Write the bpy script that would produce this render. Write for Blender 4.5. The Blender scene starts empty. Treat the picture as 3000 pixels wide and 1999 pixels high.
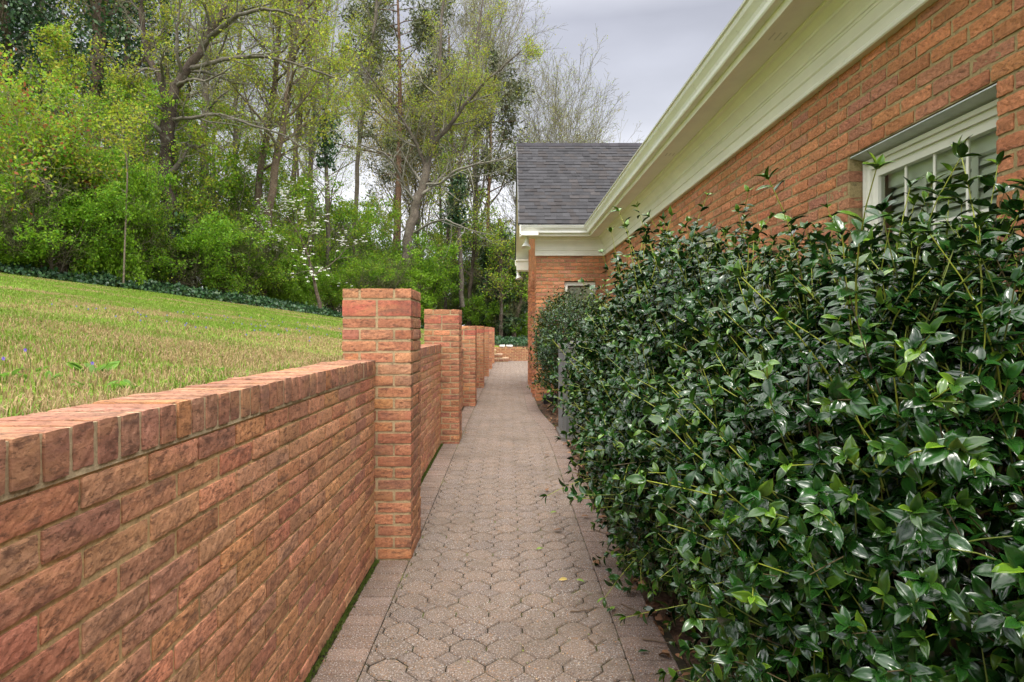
import bpy, math, random
import numpy as np
R = math.radians
C = bpy.context.scene.collection
sc = bpy.context.scene

# ------------------------------------------------------------------ camera
CAMZ = 1.30
F = 1800.0                      # focal length in photo pixels (3000 wide)
PX0, PY0 = 1490.0, 970.0        # vanishing point of the path in photo pixels
cd = bpy.data.cameras.new('camera'); cam = bpy.data.objects.new('camera', cd); C.objects.link(cam)
cam.location = (0, 0, CAMZ); cam.rotation_euler = (R(90), 0, 0)
cd.sensor_width = 36.0; cd.lens = 36.0*F/3000.0
cd.shift_x = (1500-PX0)/3000.0; cd.shift_y = -(999.5-PY0)/3000.0
cd.clip_start = 0.05; cd.clip_end = 2000
sc.camera = cam

# ------------------------------------------------------------------ sky and sun (overcast)
SUN_EL, SUN_AZ = R(58), R(178)       # azimuth: clockwise from +Y
w = bpy.data.worlds.new("World"); sc.world = w; w.use_nodes = True
nt = w.node_tree; nt.nodes.clear()
def N(t, kind, **kw):
    n = t.nodes.new(kind)
    for k, v in kw.items(): setattr(n, k, v)
    return n
out = N(nt, 'ShaderNodeOutputWorld'); bg = N(nt, 'ShaderNodeBackground')
sky = N(nt, 'ShaderNodeTexSky', sky_type='NISHITA', sun_disc=False, sun_elevation=SUN_EL, sun_rotation=SUN_AZ)
tc = N(nt, 'ShaderNodeTexCoord'); sep = N(nt, 'ShaderNodeSeparateXYZ')
nt.links.new(tc.outputs['Generated'], sep.inputs[0])
ramp = N(nt, 'ShaderNodeValToRGB'); nt.links.new(sep.outputs['Z'], ramp.inputs[0])
e = ramp.color_ramp.elements
e[0].position = 0.0; e[0].color = (8.6, 8.6, 8.7, 1)
e[1].position = 1.0; e[1].color = (25, 24.5, 24, 1)
for p, c in ((0.20, (7.2, 7.2, 7.5)), (0.33, (4.1, 4.18, 4.6)), (0.45, (3.4, 3.47, 3.95)), (0.53, (7.5, 7.6, 8.2)), (0.66, (19.5, 19.2, 19.2))):
    x = e.new(p); x.color = (*c, 1)
cl = N(nt, 'ShaderNodeTexNoise'); cl.inputs['Scale'].default_value = 2.2; cl.inputs['Detail'].default_value = 5; cl.inputs['Roughness'].default_value = .5
mp = N(nt, 'ShaderNodeMapping'); mp.inputs['Scale'].default_value = (1, 1, 3.0)
nt.links.new(tc.outputs['Generated'], mp.inputs[0]); nt.links.new(mp.outputs[0], cl.inputs['Vector'])
mr = N(nt, 'ShaderNodeMapRange'); mr.inputs['From Min'].default_value = .3; mr.inputs['From Max'].default_value = .7
mr.inputs['To Min'].default_value = .82; mr.inputs['To Max'].default_value = 1.16
nt.links.new(cl.outputs['Fac'], mr.inputs['Value'])
glow = N(nt, 'ShaderNodeMapRange', interpolation_type='SMOOTHSTEP'); glow.inputs['From Min'].default_value = .1; glow.inputs['From Max'].default_value = -.8   # added brightness in the unseen sky behind the camera, fills tree and wall fronts
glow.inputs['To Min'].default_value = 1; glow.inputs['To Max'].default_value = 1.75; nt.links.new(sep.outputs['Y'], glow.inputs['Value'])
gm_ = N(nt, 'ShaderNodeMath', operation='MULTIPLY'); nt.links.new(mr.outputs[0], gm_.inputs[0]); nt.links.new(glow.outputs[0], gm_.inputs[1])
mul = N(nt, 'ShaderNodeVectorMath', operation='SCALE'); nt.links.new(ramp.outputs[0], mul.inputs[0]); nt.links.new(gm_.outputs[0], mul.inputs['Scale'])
mix = N(nt, 'ShaderNodeMix', data_type='RGBA'); mix.inputs['Factor'].default_value = .90
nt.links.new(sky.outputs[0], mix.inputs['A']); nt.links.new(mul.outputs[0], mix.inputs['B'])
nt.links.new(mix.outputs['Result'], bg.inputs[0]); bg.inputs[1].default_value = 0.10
nt.links.new(bg.outputs[0], out.inputs[0])

sd = bpy.data.lights.new('sun', 'SUN'); sun = bpy.data.objects.new('sun', sd); C.objects.link(sun)
sd.energy = 1.3; sd.angle = R(16); sd.color = (1, .95, .87)
sun.rotation_euler = (R(90)-SUN_EL, 0, math.pi-SUN_AZ+math.pi if False else -SUN_AZ+math.pi)
sun.location = (0, 0, 30)
sc.view_settings.view_transform = 'Standard'; sc.view_settings.look = 'None'
sc.view_settings.gamma = 1; sc.view_settings.exposure = 0.80
sc.view_settings.use_curve_mapping = False
sc.cycles.max_bounces = 6; sc.cycles.transparent_max_bounces = 12
sc.cycles.use_denoising = True

# ------------------------------------------------------------------ helpers
rs = np.random.RandomState
def vnoise(p):
    i = np.floor(p).astype(np.int64); f = p-i; u = f*f*(3-2*f)
    res = np.zeros(len(p))
    for dx in (0, 1):
        for dy in (0, 1):
            for dz in (0, 1):
                h = ((i[:, 0]+dx)*73856093) ^ ((i[:, 1]+dy)*19349663) ^ ((i[:, 2]+dz)*83492791)
                h = (h & 0xffffffff); h = ((h ^ (h >> 15))*2246822519) & 0xffffffff; h = ((h ^ (h >> 13))*3266489917) & 0xffffffff; h ^= h >> 16
                wgt = (u[:, 0] if dx else 1-u[:, 0])*(u[:, 1] if dy else 1-u[:, 1])*(u[:, 2] if dz else 1-u[:, 2])
                res += wgt*(h/4294967295.0)
    return res
def fbm(p, o=3):
    r = np.zeros(len(p)); a = .5; t = 0
    for k in range(o):
        r += a*vnoise(p*(2**k)+17.3*k); t += a; a *= .5
    return r/t
def sstep(a, b, x):
    t = np.clip((x-a)/(b-a), 0, 1); return t*t*(3-2*t)

WL = {}
class G:
    """collects geometry, links it as ONE mesh object"""
    def __init__(s): s.V = []; s.Q = []; s.T = []; s.QM = []; s.TM = []; s.C = []; s.n = 0
    def add(s, v, q=None, t=None, col=(1, 1, 1), mi=0):
        v = np.asarray(v, float); n = len(v)
        col = np.asarray(col, float)
        if col.ndim == 1: col = np.tile(col, (n, 1))
        s.V.append(v); s.C.append(col)
        if q is not None and len(q): q = np.asarray(q); s.Q.append(q+s.n); s.QM.append(np.full(len(q), mi))
        if t is not None and len(t): t = np.asarray(t); s.T.append(t+s.n); s.TM.append(np.full(len(t), mi))
        s.n += n
        return s
    def box(s, a, b, col=(1, 1, 1), mi=0):
        a = np.array(a, float); b = np.array(b, float); lo = np.minimum(a, b); hi = np.maximum(a, b)
        v = np.array([[lo[0], lo[1], lo[2]], [hi[0], lo[1], lo[2]], [hi[0], hi[1], lo[2]], [lo[0], hi[1], lo[2]],
                      [lo[0], lo[1], hi[2]], [hi[0], lo[1], hi[2]], [hi[0], hi[1], hi[2]], [lo[0], hi[1], hi[2]]])
        return s.add(v, [[0, 3, 2, 1], [4, 5, 6, 7], [0, 1, 5, 4], [1, 2, 6, 5], [2, 3, 7, 6], [3, 0, 4, 7]], col=col, mi=mi)
    def build(s, name, mats, parent=None, smooth=False, loc=None):
        V = np.concatenate(s.V); Col = np.concatenate(s.C)
        off = np.array(WL.get(parent.name, (0, 0, 0)) if parent else (loc if loc is not None else (0, 0, 0)), float)
        V = V-off
        me = bpy.data.meshes.new(name)
        me.vertices.add(len(V)); me.vertices.foreach_set('co', V.astype(np.float32).ravel())
        Q = np.concatenate(s.Q) if s.Q else np.zeros((0, 4), int); T = np.concatenate(s.T) if s.T else np.zeros((0, 3), int)
        QM = np.concatenate(s.QM) if s.QM else np.zeros(0, int); TM = np.concatenate(s.TM) if s.TM else np.zeros(0, int)
        me.loops.add(Q.size+T.size); me.loops.foreach_set('vertex_index', np.concatenate([Q.ravel(), T.ravel()]).astype(np.int32))
        me.polygons.add(len(Q)+len(T))
        ls = np.concatenate([np.arange(len(Q))*4, Q.size+np.arange(len(T))*3])
        me.polygons.foreach_set('loop_start', ls.astype(np.int32))
        me.polygons.foreach_set('material_index', np.concatenate([QM, TM]).astype(np.int32))
        me.polygons.foreach_set('use_smooth', np.full(len(Q)+len(T), bool(smooth)))
        me.update(calc_edges=True)
        ca = me.attributes.new('Col', 'FLOAT_COLOR', 'POINT')
        ca.data.foreach_set('color', np.concatenate([Col, np.ones((len(Col), 1))], 1).astype(np.float32).ravel())
        for m in (mats if isinstance(mats, (list, tuple)) else [mats]): me.materials.append(m)
        o = bpy.data.objects.new(name, me); C.objects.link(o)
        if parent: o.parent = parent; WL[o.name] = tuple(off)
        else: o.location = tuple(off); WL[o.name] = tuple(off)
        return o
def tag(o, label, cat, group=None, kind=None):
    if label: o['label'] = label
    if cat: o['category'] = cat
    if group: o['group'] = group
    if kind: o['kind'] = kind
    return o
def thing(name, label, cat, loc, group=None):
    o = bpy.data.objects.new(name, None); C.objects.link(o); o.location = loc; WL[o.name] = tuple(loc)
    o.empty_display_size = .1
    return tag(o, label, cat, group)
def structure(o): o['kind'] = 'structure'; return o
def stuff(o, label=None, cat=None): o['kind'] = 'stuff'; return tag(o, label, cat)
def dup(root, loc, rz=0, s=1.0, label=None, group=None):
    r = root.copy(); C.objects.link(r); r.location = loc; r.rotation_euler = (0, 0, rz); r.scale = (s, s, s) if not isinstance(s, tuple) else s
    if label: r['label'] = label
    if group: r['group'] = group
    for ch in root.children:
        c = ch.copy(); C.objects.link(c); c.parent = r
        for g in ch.children:
            d = g.copy(); C.objects.link(d); d.parent = c
    return r
def at(px, py, Y): return np.array([(px-PX0)*Y/F, Y, CAMZ-(py-PY0)*Y/F])

# ------------------------------------------------------------------ materials
def mat(name, rough=.7, spec=.5, noise=(), bump=(), spots=None, base=None, translucent=0.0, coat=0.0, moss=None, coord='POS'):
    m = bpy.data.materials.new(name); m.use_nodes = True; t = m.node_tree; t.nodes.clear()
    o = N(t, 'ShaderNodeOutputMaterial'); b = N(t, 'ShaderNodeBsdfPrincipled')
    b.inputs['Roughness'].default_value = rough; b.inputs['Specular IOR Level'].default_value = spec
    if coat: b.inputs['Coat Weight'].default_value = coat; b.inputs['Coat Roughness'].default_value = .12
    if coord == 'POS': pos = N(t, 'ShaderNodeNewGeometry').outputs['Position']
    else: pos = N(t, 'ShaderNodeTexCoord').outputs['Object']
    if base is None: col = N(t, 'ShaderNodeAttribute', attribute_name='Col').outputs['Color']
    else:
        rgb = N(t, 'ShaderNodeRGB'); rgb.outputs[0].default_value = (*base, 1); col = rgb.outputs[0]
    for (scale, lo, hi) in noise:
        n = N(t, 'ShaderNodeTexNoise'); n.inputs['Scale'].default_value = scale; n.inputs['Detail'].default_value = 6; n.inputs['Roughness'].default_value = .65
        t.links.new(pos, n.inputs['Vector'])
        r = N(t, 'ShaderNodeMapRange'); r.inputs['From Min'].default_value = .3; r.inputs['From Max'].default_value = .7
        r.inputs['To Min'].default_value = lo; r.inputs['To Max'].default_value = hi; t.links.new(n.outputs['Fac'], r.inputs['Value'])
        s = N(t, 'ShaderNodeVectorMath', operation='SCALE'); t.links.new(col, s.inputs[0]); t.links.new(r.outputs[0], s.inputs['Scale']); col = s.outputs[0]
    for sp in (spots or ()):
        scale, a, bb, c, fac = sp
        n = N(t, 'ShaderNodeTexNoise'); n.inputs['Scale'].default_value = scale; n.inputs['Detail'].default_value = 5; n.inputs['Roughness'].default_value = .7
        mpn = N(t, 'ShaderNodeVectorMath', operation='ADD'); mpn.inputs[1].default_value = (scale*.37, 3.1, 7.7)
        pin = pos
        if 'brick' in name:          # fissures run along the courses
            ml = N(t, 'ShaderNodeVectorMath', operation='MULTIPLY'); ml.inputs[1].default_value = (.5, .5, 1.4); t.links.new(pos, ml.inputs[0]); pin = ml.outputs[0]
        t.links.new(pin, mpn.inputs[0]); t.links.new(mpn.outputs[0], n.inputs['Vector'])
        r = N(t, 'ShaderNodeMapRange'); r.inputs['From Min'].default_value = a; r.inputs['From Max'].default_value = bb
        r.inputs['To Min'].default_value = 0; r.inputs['To Max'].default_value = fac; t.links.new(n.outputs['Fac'], r.inputs['Value'])
        mx = N(t, 'ShaderNodeMix', data_type='RGBA'); t.links.new(r.outputs[0], mx.inputs['Factor']); t.links.new(col, mx.inputs['A'])
        mx.inputs['B'].default_value = (*c, 1); col = mx.outputs['Result']
    t.links.new(col, b.inputs['Base Color'])
    if name == 'holly_leaf':          # dusty and polished leaves side by side
        n = N(t, 'ShaderNodeTexNoise'); n.inputs['Scale'].default_value = 14; t.links.new(pos, n.inputs['Vector'])
        r = N(t, 'ShaderNodeMapRange'); r.inputs['From Min'].default_value = .38; r.inputs['From Max'].default_value = .62; r.inputs['To Min'].default_value = .10; r.inputs['To Max'].default_value = .27
        t.links.new(n.outputs['Fac'], r.inputs['Value']); t.links.new(r.outputs[0], b.inputs['Roughness'])
    nrm = None
    for (scale, dist, strength, kind) in bump:
        if kind == 's':
            n = N(t, 'ShaderNodeTexNoise'); n.inputs['Detail'].default_value = 0.5; h = n.outputs['Fac']
        elif kind == 'n':
            n = N(t, 'ShaderNodeTexNoise'); n.inputs['Detail'].default_value = 6; n.inputs['Roughness'].default_value = .7; h = n.outputs['Fac']
        else:
            n = N(t, 'ShaderNodeTexVoronoi'); h = n.outputs['Distance']
        n.inputs['Scale'].default_value = scale; t.links.new(pos, n.inputs['Vector'])
        bp = N(t, 'ShaderNodeBump'); bp.inputs['Distance'].default_value = dist; bp.inputs['Strength'].default_value = strength
        t.links.new(h, bp.inputs['Height'])
        if nrm: t.links.new(nrm, bp.inputs['Normal'])
        nrm = bp.outputs[0]
    if nrm: t.links.new(nrm, b.inputs['Normal'])
    sh = b.outputs[0]
    if translucent:
        tr = N(t, 'ShaderNodeBsdfTranslucent'); t.links.new(col, tr.inputs[0])
        ms = N(t, 'ShaderNodeMixShader'); ms.inputs[0].default_value = translucent
        t.links.new(sh, ms.inputs[1]); t.links.new(tr.outputs[0], ms.inputs[2]); sh = ms.outputs[0]
    t.links.new(sh, o.inputs[0])
    return m
M = {}
M['brick'] = mat('brick', .88, .3, noise=((9, .78, 1.2), (55, .72, 1.25)), bump=((70, .005, .7, 'n'), (260, .0025, .6, 'n')),
                 spots=((6, .50, .66, (.56, .29, .13), .5), (11, .555, .65, (.10, .06, .048), .6), (42, .54, .62, (.09, .045, .03), .62), (110, .56, .62, (.07, .035, .022), .6), (2.3, .52, .68, (.22, .115, .075), .45)))
M['house_brick'] = mat('house_brick', .88, .3, noise=((8, .82, 1.15), (50, .72, 1.2)), bump=((60, .008, .9, 'n'), (240, .0025, .5, 'n')),
                 spots=((15, .60, .69, (.08, .045, .035), .5), (45, .57, .65, (.10, .045, .03), .55), (110, .58, .64, (.08, .035, .02), .5)))
M['mortar'] = mat('mortar', .95, .2, noise=((7, .75, 1.2), (90, .7, 1.2)), bump=((180, .003, .8, 'n'),), spots=((5, .56, .7, (.12, .10, .055), .6), (30, .58, .66, (.10, .08, .045), .6)))
M['paver'] = mat('paver', .9, .25, noise=((2.2, .86, 1.12), (25, .9, 1.1)), bump=((420, .0025, .8, 'v'), (150, .0015, .5, 'n')),
                 spots=((150, .54, .61, (.50, .47, .43), .85), (100, .585, .64, (.42, .21, .07), .85), (135, .54, .62, (.05, .037, .03), .8), (1.3, .50, .70, (.115, .088, .066), .55), (9, .56, .70, (.13, .10, .07), .5)))
M['joint'] = mat('joint_sand', .95, .2, base=(.026, .021, .013), noise=((3, .7, 1.3), (60, .6, 1.3)), spots=((3, .52, .62, (.12, .15, .02), .85), (20, .55, .65, (.16, .11, .05), .6)))
M['white'] = mat('white_paint', .45, .45, base=(.78, .76, .67), noise=((3, .92, 1.05), (.8, .94, 1.04)))
M['gutter'] = mat('white_gutter', .33, .5, base=(.80, .80, .76), noise=((2.5, .92, 1.04),), spots=((14, .60, .70, (.42, .40, .32), .4), (60, .64, .69, (.3, .28, .22), .5)))
M['flash'] = mat('metal_flashing', .4, .5, base=(.52, .55, .56), noise=((20, .9, 1.1),))
M['shingle'] = mat('shingle', .95, .12, noise=((6, .85, 1.15), (160, .65, 1.35)), bump=((300, .002, .6, 'n'),))
M['bark'] = mat('bark', .95, .15, noise=((3, .7, 1.35), (20, .6, 1.4)), bump=((22, .03, .8, 'n'),), coord='OBJ', spots=((5, .56, .68, (.24, .25, .20), .55),))
M['leaf'] = mat('spring_leaf', .5, .3, translucent=.5)
M['ivy'] = mat('ivy_leaf', .35, .4, translucent=.12)
M['holly'] = mat('holly_leaf', .13, .5, noise=((28, .78, 1.2),), bump=((55, .006, .5, 's'),))
M['stem'] = mat('holly_stem', .55, .4, noise=((30, .8, 1.2),))
M['petal'] = mat('petal', .6, .3, translucent=.25)
M['grass'] = mat('grass_blade', .6, .3, translucent=.3)
M['blind'] = mat('blind', .5, .4, base=(.92, .93, .88))
M['acgrey'] = mat('ac_metal', .4, .5, noise=((4, .9, 1.1),), bump=())
M['plastic'] = mat('black_plastic', .35, .5, base=(.02, .02, .022), noise=((8, .8, 1.4),))
M['mulch'] = mat('mulch', .95, .2, base=(.09, .055, .035), noise=((6, .6, 1.4), (45, .35, 1.7)), bump=((40, .03, 1, 'n'),))
M['dark'] = mat('dark_room', .9, .2, base=(.42, .42, .38))
M['stone'] = mat('stone', .8, .3, base=(.7, .68, .62), noise=((8, .8, 1.1),), bump=((20, .02, .6, 'n'),))
M['deadleaf'] = mat('dead_leaf', .8, .2, noise=((40, .7, 1.3),), translucent=.1)
# window glass: see-through sheet with a fresnel reflection
gm = bpy.data.materials.new('window_glass'); gm.use_nodes = True; t = gm.node_tree; t.nodes.clear()
o_ = N(t, 'ShaderNodeOutputMaterial'); fr = N(t, 'ShaderNodeFresnel'); fr.inputs[0].default_value = 1.65
mth = N(t, 'ShaderNodeMath', operation='MULTIPLY_ADD'); mth.inputs[1].default_value = .9; mth.inputs[2].default_value = .05; t.links.new(fr.outputs[0], mth.inputs[0])
tr = N(t, 'ShaderNodeBsdfTransparent'); tr.inputs[0].default_value = (.93, .97, .91, 1); gl = N(t, 'ShaderNodeBsdfGlossy'); gl.inputs['Roughness'].default_value = .03
ms = N(t, 'ShaderNodeMixShader'); t.links.new(mth.outputs[0], ms.inputs[0]); t.links.new(tr.outputs[0], ms.inputs[1]); t.links.new(gl.outputs[0], ms.inputs[2]); t.links.new(ms.outputs[0], o_.inputs[0])
M['glass'] = gm

# ground: lawn / forest floor / bare soil by the vertex colour, broken up by noise
def ground_mat():
    m = bpy.data.materials.new('lawn_ground'); m.use_nodes = True; t = m.node_tree; b = t.nodes['Principled BSDF']
    b.inputs['Roughness'].default_value = .95; b.inputs['Specular IOR Level'].default_value = .15
    pos = N(t, 'ShaderNodeNewGeometry').outputs['Position']
    col = N(t, 'ShaderNodeAttribute', attribute_name='Col').outputs['Color']
    def nz(scale, a, bb, lo, hi, det=6):
        n = N(t, 'ShaderNodeTexNoise'); n.inputs['Scale'].default_value = scale; n.inputs['Detail'].default_value = det; n.inputs['Roughness'].default_value = .7
        t.links.new(pos, n.inputs['Vector'])
        r = N(t, 'ShaderNodeMapRange'); r.inputs['From Min'].default_value = a; r.inputs['From Max'].default_value = bb
        r.inputs['To Min'].default_value = lo; r.inputs['To Max'].default_value = hi; t.links.new(n.outputs['Fac'], r.inputs['Value']); return r.outputs[0]
    # straw patches only where the colour says lawn (green channel high)
    sepc = N(t, 'ShaderNodeSeparateColor'); t.links.new(col, sepc.inputs[0])
    isl = N(t, 'ShaderNodeMapRange'); isl.inputs['From Min'].default_value = .08; isl.inputs['From Max'].default_value = .14; t.links.new(sepc.outputs[1], isl.inputs['Value'])
    st = N(t, 'ShaderNodeMath', operation='MULTIPLY'); t.links.new(nz(1.1, .48, .68, 0, .45), st.inputs[0]); t.links.new(isl.outputs[0], st.inputs[1])
    mx = N(t, 'ShaderNodeMix', data_type='RGBA'); t.links.new(st.outputs[0], mx.inputs['Factor']); t.links.new(col, mx.inputs['A']); mx.inputs['B'].default_value = (.30, .225, .10, 1)
    st2 = N(t, 'ShaderNodeMath', operation='MULTIPLY'); t.links.new(nz(22, .50, .66, 0, .4), st2.inputs[0]); t.links.new(isl.outputs[0], st2.inputs[1])
    mx2 = N(t, 'ShaderNodeMix', data_type='RGBA'); t.links.new(st2.outputs[0], mx2.inputs['Factor']); t.links.new(mx.outputs['Result'], mx2.inputs['A']); mx2.inputs['B'].default_value = (.28, .21, .09, 1)
    s = N(t, 'ShaderNodeVectorMath', operation='SCALE'); t.links.new(mx2.outputs['Result'], s.inputs[0]); t.links.new(nz(60, .3, .7, .6, 1.35), s.inputs['Scale'])
    s2 = N(t, 'ShaderNodeVectorMath', operation='SCALE'); t.links.new(s.outputs[0], s2.inputs[0]); t.links.new(nz(.5, .3, .7, .85, 1.15), s2.inputs['Scale'])
    t.links.new(s2.outputs[0], b.inputs['Base Color'])
    n = N(t, 'ShaderNodeTexNoise'); n.inputs['Scale'].default_value = 70; n.inputs['Detail'].default_value = 5; t.links.new(pos, n.inputs['Vector'])
    bp = N(t, 'ShaderNodeBump'); bp.inputs['Distance'].default_value = .03; bp.inputs['Strength'].default_value = .8; t.links.new(n.outputs['Fac'], bp.inputs['Height']); t.links.new(bp.outputs[0], b.inputs['Normal'])
    return m
M['ground'] = ground_mat()

# ------------------------------------------------------------------ layout constants
WALLX = -.782          # face of the garden wall towards the path
PIL_R, PIL_L = -.570, -.976
PS, P0 = 3.5, 3.6      # pillar spacing and first pillar
HX = 1.80              # face of the house wall
WINGX, WY0, WY1 = .51, 11.4, 15.8
FARY = 26.7
def pathz(y): return -.04*(1-sstep(3.5, 7.5, np.asarray(y, float)))
def treeline(y):       # x of the lawn's far edge at depth y
    return np.interp(y, [-30, 8, 11, 14, 18, 22, 28, 33, 40], [-26, -16.5, -14.2, -11.6, -7.6, -5.9, -4.2, -2.5, 4])
def lawnz(x, y):
    x = np.asarray(x, float); y = np.asarray(y, float)
    u = np.maximum(0, -x-1.0); s = .148-.07*sstep(18, 31, y)
    z = 1.07+s*u*(1-.25*sstep(12, 40, u))+.06*(fbm(np.stack([x*.25, y*.25, x*0], -1).reshape(-1, 3), 2).reshape(x.shape)-.5)*sstep(.3, 3, u)
    zf = .58+.035*np.maximum(0, y-26.8)
    k = sstep(-3.2, .3, x)*sstep(26.0, 26.8, y)
    return z*(1-k)+zf*k
def on_lawn(px, py):   # where the ray through a photo pixel meets the lawn
    Y = 1.0
    for _ in range(4000):
        p = at(px, py, Y)
        if p[2] <= lawnz(p[0], p[1]): return p
        Y += .01
    return p

# ------------------------------------------------------------------ ground
xs = np.unique(np.concatenate([np.linspace(-160, -32, 24), np.linspace(-32, -6, 66), np.linspace(-6, -.94, 50), [-.93, -.88, -.5], np.linspace(0, 40, 30), np.linspace(45, 160, 14)]))
ys = np.unique(np.concatenate([np.linspace(-60, -4, 20), np.linspace(-3.5, 26.7, 110), [26.76, 26.84], np.linspace(27.2, 60, 60), np.linspace(64, 220, 26)]))
X, Y = np.meshgrid(xs, ys); Z = lawnz(X, Y)
low = (X > -.9) & (Y < 26.8); Z = np.where(low, -.07, Z)
tl = treeline(Y)+.5*(fbm(np.stack([X*.4, Y*.4, X*0], -1).reshape(-1, 3), 3).reshape(X.shape)-.5)*3
dl = X-tl
col = np.zeros(X.shape+(3,)); lawn = np.array([.145, .245, .022]); floor_ = np.array([.085, .062, .035]); bare = np.array([.21, .135, .075])
inl = sstep(.0, .45, dl)[..., None]; bb = (sstep(-.6, 0, dl)*(1-sstep(.5, 1.3, dl)))[..., None]*.75
col = floor_*(1-inl)+lawn*inl; col = col*(1-bb)+bare*bb
far = (Y > 27)[..., None]; col = np.where(far & (X > -4)[..., None], floor_*1.1, col)
col = np.where(low[..., None], np.array([.10, .065, .04]), col)
ny, nx = X.shape; idx = np.arange(ny*nx).reshape(ny, nx)
q = np.stack([idx[:-1, :-1], idx[:-1, 1:], idx[1:, 1:], idx[1:, :-1]], -1).reshape(-1, 4)
structure(G().add(np.stack([X, Y, Z], -1).reshape(-1, 3), q, col=col.reshape(-1, 3)).build('ground', M['ground'], smooth=True))

# ------------------------------------------------------------------ brickwork
def boxgrid(nx, ny, nz):
    key = {}; V = []; Qs = []
    def vid(i, j, k):
        if (i, j, k) not in key: key[(i, j, k)] = len(V); V.append((2*i/nx-1, 2*j/ny-1, 2*k/nz-1))
        return key[(i, j, k)]
    for i in range(nx):
        for j in range(ny):
            Qs.append([vid(i, j, 0), vid(i, j+1, 0), vid(i+1, j+1, 0), vid(i+1, j, 0)])
            Qs.append([vid(i, j, nz), vid(i+1, j, nz), vid(i+1, j+1, nz), vid(i, j+1, nz)])
    for i in range(nx):
        for k in range(nz):
            Qs.append([vid(i, 0, k), vid(i+1, 0, k), vid(i+1, 0, k+1), vid(i, 0, k+1)])
            Qs.append([vid(i, ny, k), vid(i, ny, k+1), vid(i+1, ny, k+1), vid(i+1, ny, k)])
    for j in range(ny):
        for k in range(nz):
            Qs.append([vid(0, j, k), vid(0, j, k+1), vid(0, j+1, k+1), vid(0, j+1, k)])
            Qs.append([vid(nx, j, k), vid(nx, j+1, k), vid(nx, j+1, k+1), vid(nx, j, k+1)])
    V = np.array(V); e = (np.abs(V) > .999)
    nrm = np.where(e, np.sign(V), 0); cnt = e.sum(1); nrm = nrm/np.linalg.norm(nrm, axis=1, keepdims=True)
    return V, nrm, np.where(cnt == 1, 0, np.where(cnt == 2, .0018, .0035)), np.array(Qs)
TPL = {}
def bricks(g, cen, size, cols, tpl, amp=.003, seed=0, fs=22.0, mi=0):
    if len(cen) == 0: return
    if tpl not in TPL: TPL[tpl] = boxgrid(*tpl)
    V, nr, rnd, Qs = TPL[tpl]
    cen = np.asarray(cen, float); size = np.asarray(size, float); n = len(cen); r = rs(seed)
    tilt = r.randn(n, 1, 1)*.0012
    P = cen[:, None, :]+V[None]*size[:, None, :]*.5
    P = P.reshape(-1, 3); nn = np.tile(nr, (n, 1))
    f = fbm(P*fs, 4); rid = np.abs(fbm(P*fs*1.7+9.1, 3)-.5)*2
    d = amp*(2*(f-.5))-amp*1.1*np.clip(.22-rid, 0, 1)*4
    d = d-np.tile(rnd, n)+np.repeat(r.randn(n)*.0012, len(V))
    P = P+nn*d[:, None]
    cc = np.repeat(cols, len(V), 0)
    q = (Qs[None]+(np.arange(n)*len(V))[:, None, None]).reshape(-1, 4)
    g.add(P, q, col=cc, mi=mi)
PAL = np.array([(.52, .245, .135), (.47, .205, .12), (.55, .28, .15), (.42, .165, .10), (.56, .27, .12), (.50, .265, .165), (.36, .165, .115)])
PW = np.array([.24, .20, .17, .12, .12, .1, .05])
def bcol(r, n, pal=PAL, w=PW, k=1.0):
    c = (pal[r.choice(len(pal), n, p=w/w.sum())]*.75+(pal*w[:, None]).sum(0)/w.sum()*.25)*(1.06+r.randn(n, 1)*.10)*k
    return np.clip(c*(1+r.randn(n, 3)*.03), .01, .9)
MORT = (.56, .41, .21)
PITCH = .0677
def wall_along_y(name, y0, y1, xf, ztop, z0, tpl, label, seed, cap=True, thick=.205):
    r = rs(seed); t = thing(name, label, 'wall', (xf-.1, (y0+y1)/2, z0), 'brick garden wall segments between pillars')
    g = G(); zt = ztop-(.092 if cap else 0)
    g.box((xf-thick, y0, z0), (xf-.0065, y1, zt-.004), MORT, 1)
    cen = []; sz = []; z = zt-.010-.0285; k = 0
    while z > z0-.03:
        y = y0-.11*(k % 2)-r.rand()*.02
        while y < y1:
            L = .2045; a = max(y, y0+.003); b = min(y+L, y1-.003)
            if b-a > .03: cen.append((xf-.05, (a+b)/2, z)); sz.append((.1, b-a, .0588))
            y += L+.009
        z -= PITCH; k += 1
    bricks(g, cen, sz, bcol(r, len(cen)), tpl, .0015, seed, 38)
    g.build('brickwork', [M['brick'], M['mortar']], t)
    if cap:
        g = G(); g.box((xf-thick+.002, y0, zt-.004), (xf-.0012, y1, ztop-.0045), (.50, .40, .25), 1)
        n = max(1, int((y1-y0)/.0690)); yy = y0+(np.arange(n)+.5)*(y1-y0)/n; wd = (y1-y0)/n-.0105
        cen = np.stack([np.full(n, xf-thick/2+.003), yy, np.full(n, ztop-.0435)], -1)
        cen[:, 0] += r.randn(n)*.0015; cen[:, 2] += r.randn(n)*.0012
        sz = np.stack([np.full(n, thick+.004), np.full(n, wd), np.full(n, .087)], -1)
        cp = np.array([(.40, .20, .125), (.36, .165, .105), (.48, .20, .085), (.30, .155, .11), (.39, .18, .115)])
        bricks(g, cen, sz, bcol(r, n, cp*.88, np.array([.3, .25, .15, .14, .16])), (18, 4, 5) if tpl[1] > 8 else (4, 1, 2), .0014, seed+1, 60)
        g.build('cap', [M['brick'], M['mortar']], t)
    return t
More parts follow.
